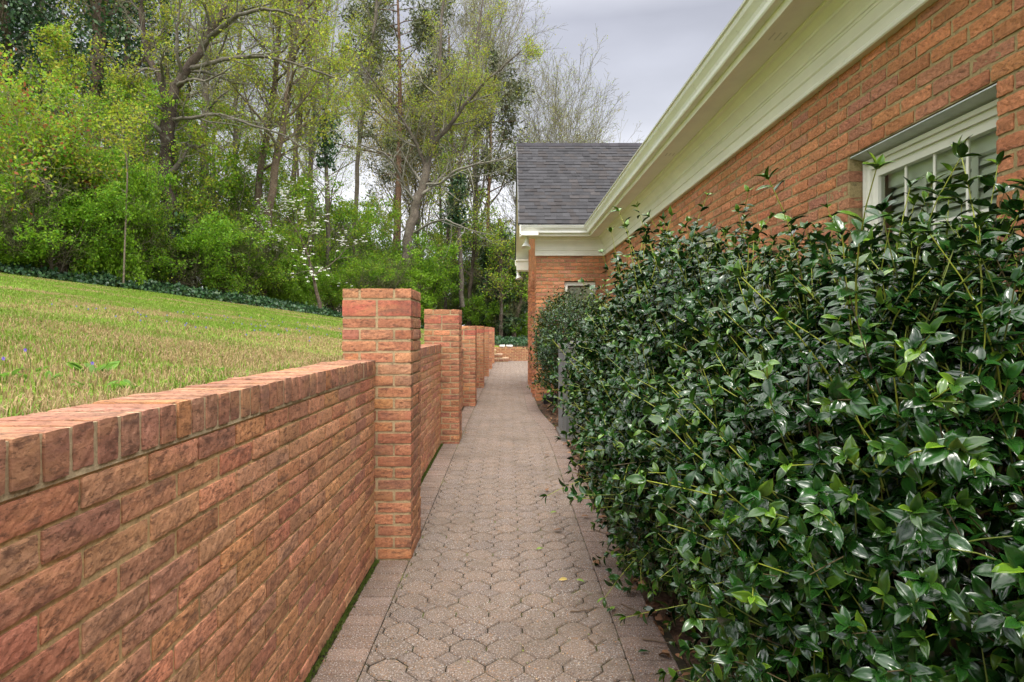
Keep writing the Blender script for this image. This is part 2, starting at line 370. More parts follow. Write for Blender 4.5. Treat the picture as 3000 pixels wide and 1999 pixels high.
def pillar(y0, ztop, label, seed, fine):
    r = rs(seed); zb = float(pathz(y0))-.03; W_ = PIL_R-PIL_L
    t = thing('brick_pillar', label, 'pillar', (-.773, y0+W_/2, zb), 'brick pillars along the garden wall')
    g = G(); g.box((PIL_L+.005, y0+.005, zb), (PIL_R-.0065, y0+W_-.0065, ztop-.008), (.40, .30, .17), 1)
    rows = []; z = ztop; rows.append((z-.0285, .057, 'H', None)); z -= .057+.0115
    rows.append((z-.0475, .095, 'S', 'red')); z -= .095+.0115
    k = 0
    while z > zb: rows.append((z-.0285, .057, 'SH'[k % 2], None)); z -= PITCH; k += 1
    sets = {}
    J = .0105; Wd = .0975
    for (zc, h, kind, sp) in rows:
        B = []
        xl, xr, ya, yb = PIL_L, PIL_R, y0, y0+W_
        full = (W_-J)/2
        lst = [(0, full), (full+J, W_)] if kind == 'S' else [(0, Wd), (Wd+J, W_-Wd-J), (W_-Wd, W_)]
        # bricks seen on front and back; corner pieces show on the sides too
        for (a, b) in lst: B.append((xl+a, xl+b, ya, ya+Wd)); B.append((xl+a, xl+b, yb-Wd, yb))
        for (a, b) in ([(Wd+J, W_-Wd-J)]): B.append((xl, xl+Wd, ya+a, ya+b)); B.append((xr-Wd, xr, ya+a, ya+b))
        for (x0, x1, yy0, yy1) in B:
            c = bcol(r, 1)[0]*np.array((.80, .735, .70))
            if sp: c = np.array((.42, .125, .08))*(1+r.randn()*.05)
            sets.setdefault(bool(sp), []).append(((x0+x1)/2, (yy0+yy1)/2, zc, x1-x0, yy1-yy0, h, *c))
    for sp, L in sets.items():
        A = np.array(L); bricks(g, A[:, :3], A[:, 3:6], A[:, 6:], (12, 6, 4) if fine else (4, 3, 2), .0008 if sp else .0021, seed+3, 32)
    g.build('brickwork', [M['brick'], M['mortar']], t)
    return t
pos_words = ['nearest, tallest-looking brick pillar, rising beside the lawn at the near wall end', 'second brick pillar from the camera, with smooth red course near its top',
             'third brick pillar, lower than the two nearest ones', 'fourth brick pillar, darkly stained down its front', 'fifth brick pillar along the walkway, just past the stained one',
             'sixth brick pillar, second from the far steps', 'last brick pillar, standing next to the brick steps']
ptop = [1.55, 1.55, 1.385, 1.415, 1.42, 1.43, 1.43]
for k in range(7): pillar(P0+PS*k, ptop[k], pos_words[k], 100+k, k < 2)
wl = ['long near stretch of brick retaining wall holding up the lawn, with brick-on-edge cap', 'brick retaining wall between the nearest and the second pillar',
      'brick retaining wall between the second and third pillar', 'brick retaining wall between the third and fourth pillar', 'brick retaining wall between the fourth and fifth pillar',
      'brick retaining wall between the fifth and sixth pillar', 'brick retaining wall between the sixth and last pillar']
ends = [(-1.2, P0-.001)]+[(P0+PS*k+.407, P0+PS*(k+1)-.001) for k in range(6)]
wtop = [1.132, 1.15, 1.0, 1.0, 1.02, 1.02, 1.02]
for k in range(7):
    wall_along_y('retaining_wall', ends[k][0], ends[k][1], WALLX, wtop[k], float(pathz(ends[k][0]))-.03, (2, 20, 6) if k == 0 else ((1, 8, 3) if k == 1 else (1, 3, 1)), wl[k], 200+k)
# moss in the gap at the wall foot
g = G(); r = rs(5)
n = 5200; yy = r.rand(n)**1.3*9.5+.4; xx = WALLX+.004+np.abs(r.randn(n))*.012
yy = yy[(((yy-P0) % PS) > .42) | (yy < P0)]; xx = xx[:len(yy)]; n = len(yy)
zz = pathz(yy)-.004
an = r.rand(n)*6.28; hh = .006+r.rand(n)*.012; ww = .006
v = np.stack([np.stack([xx+np.cos(an)*ww, yy+np.sin(an)*ww, zz], -1), np.stack([xx-np.cos(an)*ww, yy-np.sin(an)*ww, zz], -1), np.stack([xx+.004*r.randn(n), yy, zz+hh], -1)], 1).reshape(-1, 3)
mc = np.repeat(np.array([.06, .085, .015])*(1+r.rand(n, 1)*.9), 3, 0)
stuff(g.add(v, t=np.arange(3*n).reshape(-1, 3), col=mc).build('moss', M['grass']), 'strip of green moss along the foot of the wall', 'moss')

# far wall, stones on it, brick steps
t = thing('retaining_wall', 'low brick wall across the end of the paved walk, under the ivy bank', 'wall', (2.5, FARY, 0))
g = G(); r = rs(31); g.box((-1.3, FARY+.009, -.1), (8, FARY+.2, .55), MORT, 1)
cen = []; sz = []; z = .02; k = 0
while z < .56:
    x = -1.3-.1*(k % 2)
    while x < 8: cen.append((x+.1, FARY+.05, z)); sz.append((.203, .1, .0575)); x += .2135
    z += PITCH; k += 1
bricks(g, cen, sz, bcol(r, len(cen), k=.66), (3, 1, 1), .003, 31)
g.build('brickwork', [M['brick'], M['mortar']], t)
g = G(); n = 134; xx = -1.3+(np.arange(n)+.5)*.0694
bricks(g, np.stack([xx, np.full(n, FARY+.1), np.full(n, .575)], -1), np.tile((.058, .21, .06), (n, 1)), bcol(r, n), (1, 3, 1), .003, 32)
g.build('cap', [M['brick'], M['mortar']], t)
for k, (xx, s, lb) in enumerate(((-.28, .22, 'flat white stone lying on the far low wall, the left of two'), (.04, .25, 'flat white stone lying on the far low wall, the right of two'))):
    V_, nr, rd, Q_ = boxgrid(6, 4, 2); P = V_*np.array((s*.55, .12, .05)); P = P/np.maximum(1, np.linalg.norm(V_*np.array((.8, .8, .5)), axis=1))[:, None]
    P += nr*(fbm(P*12+k*5, 2)-.5)[:, None]*.05
    tag(G().add(P+np.array((xx, FARY+.1, .64)), Q_).build('stone', M['stone'], smooth=True, loc=(xx, FARY+.1, .605)), lb, 'stone', 'white stones on the far wall')
t = thing('brick_steps', 'brick steps climbing left from the far end of the paved walk', 'steps', (-.4, 26.2, 0))
r = rs(41)
for k in range(4):
    zt = .17*(k+1)-.0; xr_ = 0.0-.27*k; g = G()
    g.box((-1.1, 25.85, .17*k-.02 if k else -.07), (xr_-.008, 26.66, zt-.012), MORT, 1)
    cen = []; sz = []
    for yy in np.arange(25.88, 26.64, .0694): cen.append((xr_-.105, yy+.03, zt-.03)); sz.append((.22, .059, .06))
    for yy in np.arange(25.85, 26.64, .2135): cen.append((xr_-.05, yy+.1, zt-.105)); sz.append((.1, .2, .085))
    for xx in np.arange(-1.05, xr_-.1, .2135): cen.append((min(xx+.1, xr_-.1), 25.88, zt-.105)); sz.append((.2, .1, .085)); cen.append((min(xx+.1, xr_-.1), 25.88, zt-.03)); sz.append((.2, .1, .06))
    cc = bcol(r, len(cen), k=.62); cc[np.array(cen)[:, 2] > zt-.05] = np.array((.62, .44, .30)); bricks(g, cen, sz, cc, (2, 2, 1), .002, 41+k); g.build('step', [M['brick'], M['mortar']], t)

# ------------------------------------------------------------------ paved walk
def xr_in(y): return .485-.175*sstep(7.0, 10.6, y)      # inner line of the right border
g = G(); r = rs(7)
PB = np.array([(.192, .143, .111), (.182, .137, .107), (.198, .145, .111), (.184, .141, .116)])
def prism(poly, z, c, ch=.007, dep=.03):
    poly = np.asarray(poly); n = len(poly); ce = poly.mean(0)
    d = poly-ce; L = np.linalg.norm(d, axis=1, keepdims=True); inn = ce+d*(1-ch/L)
    V = np.concatenate([np.c_[inn, z], np.c_[poly, z-ch*.8], np.c_[poly, z-dep], [[ce[0], ce[1], z[0]+.0006]]])
    q = []; tt = []
    for i in range(n):
        j = (i+1) % n; q += [[n+i, n+j, j, i], [2*n+i, 2*n+j, n+j, n+i]]; tt.append([i, j, 3*n])
    g.add(V, q, tt, col=c)
A = .1555; H = A/2-.0030; D = .056      # octagon pitch, half width, half diagonal of the squares
def clipx(poly, lo, hi):
    poly = [tuple(p) for p in poly]
    for (k, s) in ((lo, 1), (hi, -1)):
        o = []
        for i in range(len(poly)):
            p, q_ = poly[i], poly[(i+1) % len(poly)]; dp = s*(p[0]-k), s*(q_[0]-k)
            if dp[0] >= 0: o.append(p)
            if dp[0]*dp[1] < 0:
                f = dp[0]/(dp[0]-dp[1]); o.append((p[0]+(q_[0]-p[0])*f, p[1]+(q_[1]-p[1])*f))
        poly = o
        if len(poly) < 3: return None
    return poly
yv = -.2; 
while yv < FARY-.05:
    hi = float(xr_in(yv))-.0025 if yv < 15.9 else 3.4
    xv = -.578-.06
    while xv < hi+.1:
        for kind in (0, 1):
            cx, cy = (xv, yv) if kind == 0 else (xv+A/2, yv+A/2)
            if kind == 0: poly = [(cx-H, cy-(A/2-D)), (cx-(A/2-D), cy-H), (cx+(A/2-D), cy-H), (cx+H, cy-(A/2-D)), (cx+H, cy+(A/2-D)), (cx+(A/2-D), cy+H), (cx-(A/2-D), cy+H), (cx-H, cy+(A/2-D))]
            else:
                d = D-.0042; poly = [(cx-d, cy), (cx, cy-d), (cx+d, cy), (cx, cy+d)]
            poly = clipx(poly, -.578, hi)
            if poly is None: continue
            P = np.array(poly)
            if np.ptp(P[:, 0]) < .012: continue
            sl = r.randn(2)*.005
            c = PB[r.randint(4)]*(1+r.randn()*.04)
            if 9 < yv: c = c*1.0
            z = pathz(P[:, 1])+r.randn()*.0012+(P-P.mean(0))@sl
            prism(P, z, c)
        xv += A
    yv += A
yv = -.3
while yv < 25.6:                                             # left border
    inp = yv > P0 and ((yv-P0+.05) % PS) < .45
    a, b = WALLX+.022, -.584
    if not inp:
        z = pathz(np.array([yv, yv, yv+.0955, yv+.0955]))+r.randn()*.0012
        prism([(a+r.rand()*.006, yv), (b, yv), (b, yv+.0955), (a+.003, yv+.0955)], z, PB[r.randint(4)]*np.array((1.05, .97, .97))*(1+r.randn()*.08))
    yv += .1
yv = -.3
while yv < 15.7:                                             # right border
    a0, a1 = float(xr_in(yv)), float(xr_in(yv+.0955))
    z = pathz(np.array([yv, yv, yv+.0955, yv+.0955]))+r.randn()*.0012
    prism([(a0+.001, yv), (a0+.195, yv), (a1+.195, yv+.0955), (a1+.001, yv+.0955)], z, PB[r.randint(4)]*np.array((1.0, .93, .95))*(1+r.randn()*.08))
    yv += .1
structure(g.build('path', M['paver']))
g = G(); yy = np.linspace(-1.5, FARY, 60)
for i in range(59):
    xa = .72 if yy[i] < 15.9 else 3.5
    g.add([(-.80, yy[i], pathz(yy[i])-.007), (xa, yy[i], pathz(yy[i])-.007), (xa, yy[i+1], pathz(yy[i+1])-.007), (-.80, yy[i+1], pathz(yy[i+1])-.007)], [[0, 1, 2, 3]])
structure(g.build('path_bed', M['joint']))
g = G(); xs_ = np.linspace(.67, HX, 16); ys_ = np.linspace(-1.5, WY0, 120); Xb, Yb = np.meshgrid(xs_, ys_)
Xb = np.where(Xb < .68, xr_in(Yb)+.196, Xb)
Zb = pathz(Yb)-.012+.05*sstep(0, .4, Xb-xr_in(Yb)-.2)+(fbm(np.stack([Xb*7, Yb*7, Xb*0], -1).reshape(-1, 3), 3).reshape(Xb.shape)-.5)*.05
ib = np.arange(Xb.size).reshape(Xb.shape)
structure(g.add(np.stack([Xb, Yb, Zb], -1).reshape(-1, 3), np.stack([ib[:-1, :-1], ib[:-1, 1:], ib[1:, 1:], ib[1:, :-1]], -1).reshape(-1, 4)).build('mulch_bed', M['mulch'], smooth=True))

# ------------------------------------------------------------------ house
house = thing('brick_house', 'single-storey red brick house with white eaves and grey shingled gable wing', 'house', (HX, 6, 0))
HPAL = np.array([(.50, .205, .095), (.44, .175, .085), (.41, .18, .11), (.53, .22, .10), (.46, .205, .115)]); HMORT = (.34, .26, .13); HPW = np.array([.28, .26, .18, .16, .12])
HZ = CAMZ+1.392                 # top of the brickwork
def intervals(a, b, L, J, ph, cuts):
    y = a-ph
    while y < b:
        s, e_ = max(y, a), min(y+L, b); segs = [(s, e_)] if e_-s > .02 else []
        for (c0, c1) in cuts:
            ns = []
            for (p, q_) in segs:
                if q_ <= c0 or p >= c1: ns.append((p, q_))
                else:
                    if c0-p > .02: ns.append((p, c0))
                    if q_-c1 > .02: ns.append((c1, q_))
            segs = ns
        for sg in segs: yield sg
        y += L+J
WIN_Y = [(2.27, 3.25), (5.35, 6.33)]; WIN_Z = (.80, CAMZ+.918); WIN_X = (1.04, 1.62)
HP = .0695
g = G(); r = rs(61); cen = []; sz = []
# mortar core of the main wall around the openings
def core_y(g, x0, x1, y0, y1, z0, z1, wins, wz):
    ed = [y0]+[v for w_ in wins for v in w_]+[y1]
    for i in range(len(ed)-1):
        if i % 2 == 0: g.box((x0, ed[i]+(.004 if i else 0), z0), (x1, ed[i+1]-(.004 if i < len(ed)-2 else 0), z1), HMORT, 1)
        else: g.box((x0, ed[i]-.004, z0), (x1, ed[i+1]+.004, wz[0]-.006), HMORT, 1); g.box((x0, ed[i]-.004, wz[1]+.006), (x1, ed[i+1]+.004, z1), HMORT, 1)
core_y(g, HX+.006, HX+.11, -2.0, WY0+.1, -.1, HZ+.25, WIN_Y, WIN_Z)
z = WIN_Z[1]+.010+.0295+HP*8; k = 0
while z > -.08:
    cuts = WIN_Y if WIN_Z[0] < z < WIN_Z[1] else []
    for (a, b) in intervals(-2.0, WY0, .205, .0105, .108*(k % 2)+r.rand()*.02, cuts): cen.append((HX+.05, (a+b)/2, z)); sz.append((.1, b-a, .0585))
    z -= HP; k += 1
cen = np.array(cen); sz = np.array(sz); cc = bcol(r, len(cen), HPAL, HPW); nearm = cen[:, 1] < 5
bricks(g, cen[nearm], sz[nearm], cc[nearm], (2, 12, 5), .0038, 61, 20); bricks(g, cen[~nearm], sz[~nearm], cc[~nearm], (1, 4, 2), .0035, 62, 20)
g.build('wall', [M['house_brick'], M['mortar']], house)
# wing: front and gable side
g = G(); r = rs(63); cen = []; sz = []
ed = [WINGX+.009, WIN_X[0], WIN_X[1], HX+.1]
g.box((ed[0], WY0+.009, -.1), (ed[1]-.004, WY0+.11, HZ+.25), HMORT, 1); g.box((ed[2]+.004, WY0+.009, -.1), (ed[3], WY0+.11, HZ+.25), HMORT, 1)
g.box((ed[1]-.004, WY0+.009, -.1), (ed[2]+.004, WY0+.11, WIN_Z[0]-.006), HMORT, 1); g.box((ed[1]-.004, WY0+.009, WIN_Z[1]+.006), (ed[2]+.004, WY0+.11, HZ+.25), HMORT, 1)
z = WIN_Z[1]+.010+.0295+HP*8; k = 0
while z > -.08:
    cuts = [WIN_X] if WIN_Z[0] < z < WIN_Z[1] else []
    for (a, b) in intervals(WINGX, HX, .205, .0105, .108*(k % 2), cuts): cen.append(((a+b)/2, WY0+.05, z)); sz.append((b-a, .1, .0585))
    z -= HP; k += 1
bricks(g, cen, sz, bcol(r, len(cen), HPAL, HPW, .95), (5, 1, 2), .0035, 63, 20)
cen = []; sz = []; RY = 13.6; SL = .835; ZE = CAMZ+1.885
z = WIN_Z[1]+.010+.0295-HP*40; k = 0
while z < 5.3:
    top = max(0, (z-(ZE+.15))/SL); a, b = WY0+.1+top, WY1-top
    cuts = [(12.3, 12.95), (14.25, 14.9)] if .75 < z < 2.2 else []
    if b > a:
        for (p, q_) in intervals(a, b, .205, .0105, .108*(k % 2), cuts): cen.append((WINGX+.05, (p+q_)/2, z)); sz.append((.1, q_-p, .0585))
    z += HP; k += 1
# projecting brick pilasters and soldier arch heads on the gable side
for (a, b) in ((12.1, 12.3), (12.95, 13.15), (14.05, 14.25), (14.9, 15.1)):
    z = -.05
    while z < 2.35: cen.append((WINGX+.01, (a+b)/2, z)); sz.append((.1, b-a, .0585)); z += HP
for c0 in (12.625, 14.575):
    for i in range(15):
        a = (i-7)/7*R(52); cen.append((WINGX+.008, c0+math.sin(a)*.56, 1.93+math.cos(a)*.50)); sz.append((.1, .06, .20))
bricks(g, cen, sz, bcol(r, len(cen), HPAL, HPW), (1, 3, 1), .003, 64, 20)
V = [(WINGX+.012, WY0+.1, -.1), (WINGX+.012, WY1, -.1), (WINGX+.012, WY1, ZE+.1), (WINGX+.012, RY, ZE+.1+(RY-WY0)*SL), (WINGX+.012, WY0+.1, ZE+.1)]
g.add(V, [[0, 4, 2, 1]], [[4, 3, 2]], col=HMORT, mi=1)
g.box((WINGX+.1, WY1-.1, -.1), (6, WY1, 3.2), (.36, .13, .06), 0)
g.build('wing_wall', [M['house_brick'], M['mortar']], house)
for c0 in (12.625, 14.575):
    f = G(); f.box((WINGX+.02, c0-.325, .75), (WINGX+.06, c0-.265, 2.2)); f.box((WINGX+.02, c0+.265, .75), (WINGX+.06, c0+.325, 2.2)); f.box((WINGX+.02, c0-.265, 2.12), (WINGX+.06, c0+.265, 2.2)); f.box((WINGX-.01, c0-.36, .70), (WINGX+.06, c0+.36, .75))
    fo = f.build('window', M['white'], house)
    G().add([(WINGX+.045, c0-.265, .75), (WINGX+.045, c0+.265, .75), (WINGX+.045, c0+.265, 2.12), (WINGX+.045, c0-.265, 2.12)], [[0, 1, 2, 3]]).build('pane', M['glass'], fo)
    G().add([(WINGX+.09, c0-.265, .75), (WINGX+.09, c0+.265, .75), (WINGX+.09, c0+.265, 2.12), (WINGX+.09, c0-.265, 2.12)], [[0, 1, 2, 3]]).build('blind', M['blind'], fo)

# eaves: profiles (outward distance, height above camera) swept along main wall and wing with a mitre
def sweep(prof, name, m, parent, smooth=False, xe=.205):
    g = G(); P = np.array(prof, float); n = len(P)
    L = [np.stack([HX-P[:, 0], np.full(n, -2.2), CAMZ+P[:, 1]], -1), np.stack([HX-P[:, 0], WY0-P[:, 0], CAMZ+P[:, 1]], -1), np.stack([np.full(n, xe), WY0-P[:, 0], CAMZ+P[:, 1]], -1)]
    # finely divided along the long run so that shading stays clean
    V = np.concatenate(L); q = []
    for s in range(2):
        for i in range(n-1): q.append([s*n+i, s*n+i+1, (s+1)*n+i+1, (s+1)*n+i])
    g.add(V, q)
    # end cap at the gable end
    if xe > .3:
        k_ = L[2].copy(); k_[:, 1] = WY0+.01; g.add(np.concatenate([L[2], k_]), [[i, i+1, n+i+1, n+i] for i in range(n-1)]); return g.build(name, m, parent, smooth)
    c = L[2].mean(0); g.add(np.concatenate([L[2], [c]]), t=[[i, i+1, n] for i in range(n-1)])
    return g.build(name, m, parent, smooth)
sweep([(.335, 1.875), (.335, 1.758), (.385, 1.755), (.392, 1.765), (.394, 1.79), (.402, 1.81), (.418, 1.83), (.432, 1.845), (.438, 1.86), (.438, 1.875), (.452, 1.878), (.455, 1.888), (.445, 1.894), (.435, 1.888), (.42, 1.86)], 'gutter', M['gutter'], house)
sweep([(.30, 1.90), (.334, 1.90), (.334, 1.715), (.332, 1.708), (.305, 1.708), (.303, 1.722), (.29, 1.722)], 'fascia', M['white'], house)
sof = sweep([(.304, 1.7235), (.150, 1.7235), (.150, 1.73)], 'soffit', M['white'], house)
sweep([(.151, 1.728), (.151, 1.712), (.142, 1.704), (.128, 1.700), (.118, 1.690), (.104, 1.672), (.098, 1.668), (.096, 1.652), (.088, 1.648), (.072, 1.632), (.056, 1.612), (.046, 1.596), (.043, 1.582), (.036, 1.578),
       (.034, 1.566), (.030, 1.563), (.030, 1.505), (.033, 1.50), (.033, 1.494), (.028, 1.488), (.024, 1.486), (.024, 1.425), (.034, 1.422), (.040, 1.412), (.040, 1.396), (.034, 1.390), (-.01, 1.390)], 'frieze', M['white'], house, xe=WINGX-.02)
GP = np.array([(.385, 1.7535), (.3935, 1.7645), (.3955, 1.79), (.4035, 1.81), (.4195, 1.829), (.4335, 1.8445), (.4397, 1.86), (.4397, 1.875), (.4535, 1.877)])
for yv in (2.55, 5.6, 8.65):
    g = G(); n = len(GP); g.add(np.concatenate([np.c_[HX-GP[:, 0], np.full(n, yv+d), CAMZ+GP[:, 1]] for d in (0, .022)]), [[i, i+1, n+i+1, n+i] for i in range(n-1)]); g.build('gutter_seam', M['white'], house)
for yv in (3.55, 5.95, 8.6):
    g = G()
    for a in range(3):
        for b in range(8): 
            x = HX-.19-.035*a; y = yv+b*.012
            g.box((x-.004, y, CAMZ+1.7226), (x+.004, y+.006, CAMZ+1.7232), (.03, .03, .03))
    g.build('soffit_vent', M['dark'], sof)
# roof
roof = G(); r = rs(71)
NR = 26; y0r, z0r = WY0-.455, CAMZ+1.905; y1r, z1r = RY, CAMZ+4.14
dy, dz = (y1r-y0r)/NR, (z1r-z0r)/NR; nn_ = np.array([0, -dz, dy]); nn_ /= np.linalg.norm(nn_)
for k in range(NR):
    x = .178
    while x < 6.5:
        wd = r.uniform(.10, .22); x2 = min(x+wd, 6.5); th = .009+(.006 if r.rand() < .5 else 0)+r.rand()*.002
        p0 = np.array([x, y0r+dy*k-.004, z0r+dz*k]); p1 = np.array([x2, p0[1], p0[2]]); up = np.array([0, dy*1.25, dz*1.25])
        V = [p0, p1, p0+nn_*th, p1+nn_*th, p0+up+nn_*.003, p1+up+nn_*.003]
        c = np.array([.050, .049, .052])*(1+r.randn()*.09)*(1.10 if r.rand() < .12 else 1)
        if r.rand() < .3: c = c*np.array([1.05, .98, .92])
        roof.add(V, [[0, 1, 3, 2], [2, 3, 5, 4], [0, 2, 4, 4]] if False else [[0, 1, 3, 2], [2, 3, 5, 4]], [[0, 2, 4], [1, 5, 3]], col=c)
        x = x2+.0015
c0 = (.05, .047, .053)
roof.add([(.178, y0r, z0r-.002), (6.5, y0r, z0r-.002), (6.5, RY, z1r-.002), (.178, RY, z1r-.002), (.178, 2*RY-y0r, z0r), (6.5, 2*RY-y0r, z0r)], [[0, 1, 2, 3], [3, 2, 5, 4]], col=c0)
xx = .17
while xx < 6.4:
    roof.add([(xx, RY-.13, z1r-.085), (xx+.2, RY-.13, z1r-.085), (xx, RY, z1r+.022), (xx+.2, RY, z1r+.022), (xx, RY+.13, z1r-.085), (xx+.2, RY+.13, z1r-.085)], [[0, 1, 3, 2], [2, 3, 5, 4]], col=np.array(c0)*r.uniform(.7, 1.1)); xx += .205
mx0, mz0 = HX-.415, CAMZ+1.905
roof.add([(mx0, -2.4, mz0), (mx0, 14.5, mz0), (mx0+5.5, 14.5, mz0+5.5*SL), (mx0+5.5, -2.4, mz0+5.5*SL)], [[0, 1, 2, 3]], col=c0)
roof.add([(mx0+5.5, -2.4, mz0+5.5*SL), (mx0+5.5, 14.5, mz0+5.5*SL), (mx0+11, 14.5, mz0), (mx0+11, -2.4, mz0)], [[0, 1, 2, 3]], col=c0)
for k in range(38):
    roof.add([(mx0-.02, -2.4+k*.35, mz0-.004), (mx0-.02, -2.06+k*.35, mz0-.004), (mx0-.02, -2.06+k*.35, mz0+.012), (mx0-.02, -2.4+k*.35, mz0+.012), (mx0+.3, -2.06+k*.35, mz0+.31*SL), (mx0+.3, -2.4+k*.35, mz0+.31*SL)], [[0, 1, 2, 3], [3, 2, 4, 5]], col=np.array(c0)*r.uniform(.8, 1.2))
roof.build('roof', M['shingle'], house)
# gable rake: soffit, white rake board, dark roof edge, boxed returns
g = G()
for s in (1, -1):
    ya = RY-s*(RY-y0r)
    for (xa, xb, za, zb) in ((.196, .222, -.22, -.012), (.196, WINGX+.02, -.20, -.185), (WINGX-.02, WINGX+.0, -.36, -.2)):
        yq = ya if xa < .4 else RY-s*(RY-WY0+.001); zq = z1r-abs(RY-yq)*(z1r-z0r)/(RY-y0r)
        V = [(x, y, z) for (y, z) in ((yq, zq), (RY, z1r)) for (x, z) in ((xa, z+za), (xb, z+za), (xb, z+zb), (xa, z+zb))]
        g.add(V, [[0, 1, 5, 4], [1, 2, 6, 5], [2, 3, 7, 6], [3, 0, 4, 7], [0, 3, 2, 1], [4, 5, 6, 7]])
yb = 2*RY-y0r
g.box((.205, yb-.42, CAMZ+1.57), (WINGX+.02, yb-.02, CAMZ+1.80)); g.box((.19, yb-.45, CAMZ+1.80), (WINGX, yb+.0, CAMZ+1.85)); g.box((.17, yb-.1, CAMZ+1.72), (.6, yb+.06, CAMZ+1.86))
g.box((.206, WY0-.30, CAMZ+1.7245), (WINGX+.03, WY0+.1, CAMZ+1.77))
g.box((.208, WY0-.02, CAMZ+1.59), (WINGX+.0, WY0+.02, CAMZ+1.724)) if False else None
g.build('rake_board', M['white'], house)
g = G()
for s in (1, -1):
    ya = RY-s*(RY-y0r)
    V = [(x, y, z) for (y, z) in ((ya, z0r), (RY, z1r)) for (x, z) in ((.168, z-.03), (.195, z-.03), (.195, z+.016), (.168, z+.016))]
    g.add(V, [[0, 1, 5, 4], [1, 2, 6, 5], [2, 3, 7, 6], [3, 0, 4, 7], [0, 3, 2, 1], [4, 5, 6, 7]], col=(.02, .02, .02))
g.build('drip_edge', M['plastic'], house)
# windows
def window_y(y0, y1, z0, z1, xs0, seed):      # in the main wall (faces -x)
    f = G(); F_ = .05
    for (a, b, c, d, x0, x1) in ((y0+.004, y0+F_, z0, z1-.03, 0, .06), (y1-F_, y1-.004, z0, z1-.03, 0, .06), (y0+F_, y1-F_, z1-.03-F_, z1-.03, 0, .06), (y0+.004, y0+.024, z0, z1-.03, -.014, 0), (y1-.024, y1-.004, z0, z1-.03, -.014, 0), (y0+.024, y1-.024, z1-.05, z1-.03, -.014, 0)):
        f.box((xs0+x0, a, c), (xs0+x1, b, d))
    f.box((xs0-.02, y0+.002, z0-.04), (xs0+.06, y1-.002, z0))
    fo = f.build('window', M['white'], house)
    s = G(); a, b, zt = y0+F_, y1-F_, z1-.03-F_; S = .042; zm = (z0+zt)/2
    for (p, q_, c, d) in ((a, a+S, z0, zt), (b-S, b, z0, zt), (a+S, b-S, zt-S, zt), (a+S, b-S, z0, z0+S), (a+S, b-S, zm-.02, zm+.02)): s.box((xs0+.014, p, c), (xs0+.05, q_, d))
    s.build('sash', M['white'], fo)
    mu = G()
    for k in (1, 2, 3):
        yy = a+S+(b-a-2*S)*k/4; mu.box((xs0+.026, yy-.0065, z0+S), (xs0+.036, yy+.0065, zm-.02)); mu.box((xs0+.026, yy-.0065, zm+.02), (xs0+.036, yy+.0065, zt-S))
    for zz in ((zm+zt-S)/2, (z0+S+zm)/2): mu.box((xs0+.0245, a+S, zz-.0065), (xs0+.0355, b-S, zz+.0065))
    mu.build('muntin', M['white'], fo)
    G().add([(xs0+.030, a, z0), (xs0+.030, b, z0), (xs0+.030, b, zt), (xs0+.030, a, zt)], [[0, 3, 2, 1]]).build('pane', M['glass'], fo)
    bl = G(); zz = zt-.10
    while zz > z0:
        bl.add([(xs0+.125, a+.03, zz), (xs0+.125, b-.03, zz), (xs0+.105, b-.03, zz-.016), (xs0+.105, a+.03, zz-.016), (xs0+.094, a+.03, zz-.044), (xs0+.094, b-.03, zz-.044)], [[0, 1, 2, 3], [3, 2, 5, 4]]); zz -= .047
    bl.box((xs0+.08, a+.02, zt-.10), (xs0+.13, b-.02, zt-.03))
    for yy in (a+.28, b-.28): bl.box((xs0+.088, yy-.018, z0), (xs0+.090, yy+.018, zt-.1))
    bl.build('blind', M['blind'], fo)
    G().add([(xs0+.25, a-.2, z0-.2), (xs0+.25, b+.2, z0-.2), (xs0+.25, b+.2, zt+.2), (xs0+.25, a-.2, zt+.2), (xs0+.03, a-.0, z0), (xs0+.03, b+.0, z0), (xs0+.03, b+.0, zt), (xs0+.03, a-.0, zt)], [[0, 3, 2, 1], [1, 2, 6, 5], [0, 4, 7, 3], [3, 7, 6, 2], [0, 1, 5, 4]]).build('room_shade', M['dark'], fo)
    fl = G(); fl.add([(HX+.006, y0-.0, z1-.001), (HX+.006, y1, z1-.001), (HX+.006, y1, z1-.006), (HX+.006, y0, z1-.006), (xs0+.02, y0, z1-.029), (xs0+.02, y1, z1-.029)], [[0, 1, 2, 3], [3, 2, 5, 4]])
    fl.build('flashing', M['flash'], fo)
for (a, b) in WIN_Y: window_y(a, b, WIN_Z[0], WIN_Z[1], HX+.085, 1)
f = G(); a, b = WIN_X; z0, z1 = WIN_Z; yf = WY0+.06
for (p, q_, c, d) in ((a+.004, a+.06, z0, z1-.01), (b-.06, b-.004, z0, z1-.01), (a+.06, b-.06, z1-.07, z1-.01), (a+.06, b-.06, z0, z0+.05), (a+.06, b-.06, 1.48, 1.52)): f.box((p, yf, c), (q_, yf+.05, d))
fo = f.build('window', M['white'], house)
G().add([(a, yf+.03, z0), (b, yf+.03, z0), (b, yf+.03, z1-.01), (a, yf+.03, z1-.01)], [[0, 1, 2, 3]]).build('pane', M['glass'], fo)
bl = G(); zz = z1-.1
while zz > z0: bl.add([(a+.03, yf+.09, zz), (b-.03, yf+.09, zz), (b-.03, yf+.115, zz-.05), (a+.03, yf+.115, zz-.05)], [[0, 1, 2, 3]]); zz -= .055
bl.build('blind', M['blind'], fo)
G().add([(a-.2, yf+.25, z0-.2), (b+.2, yf+.25, z0-.2), (b+.2, yf+.25, z1+.2), (a-.2, yf+.25, z1+.2)], [[0, 1, 2, 3]]).build('room_shade', M['dark'], fo)

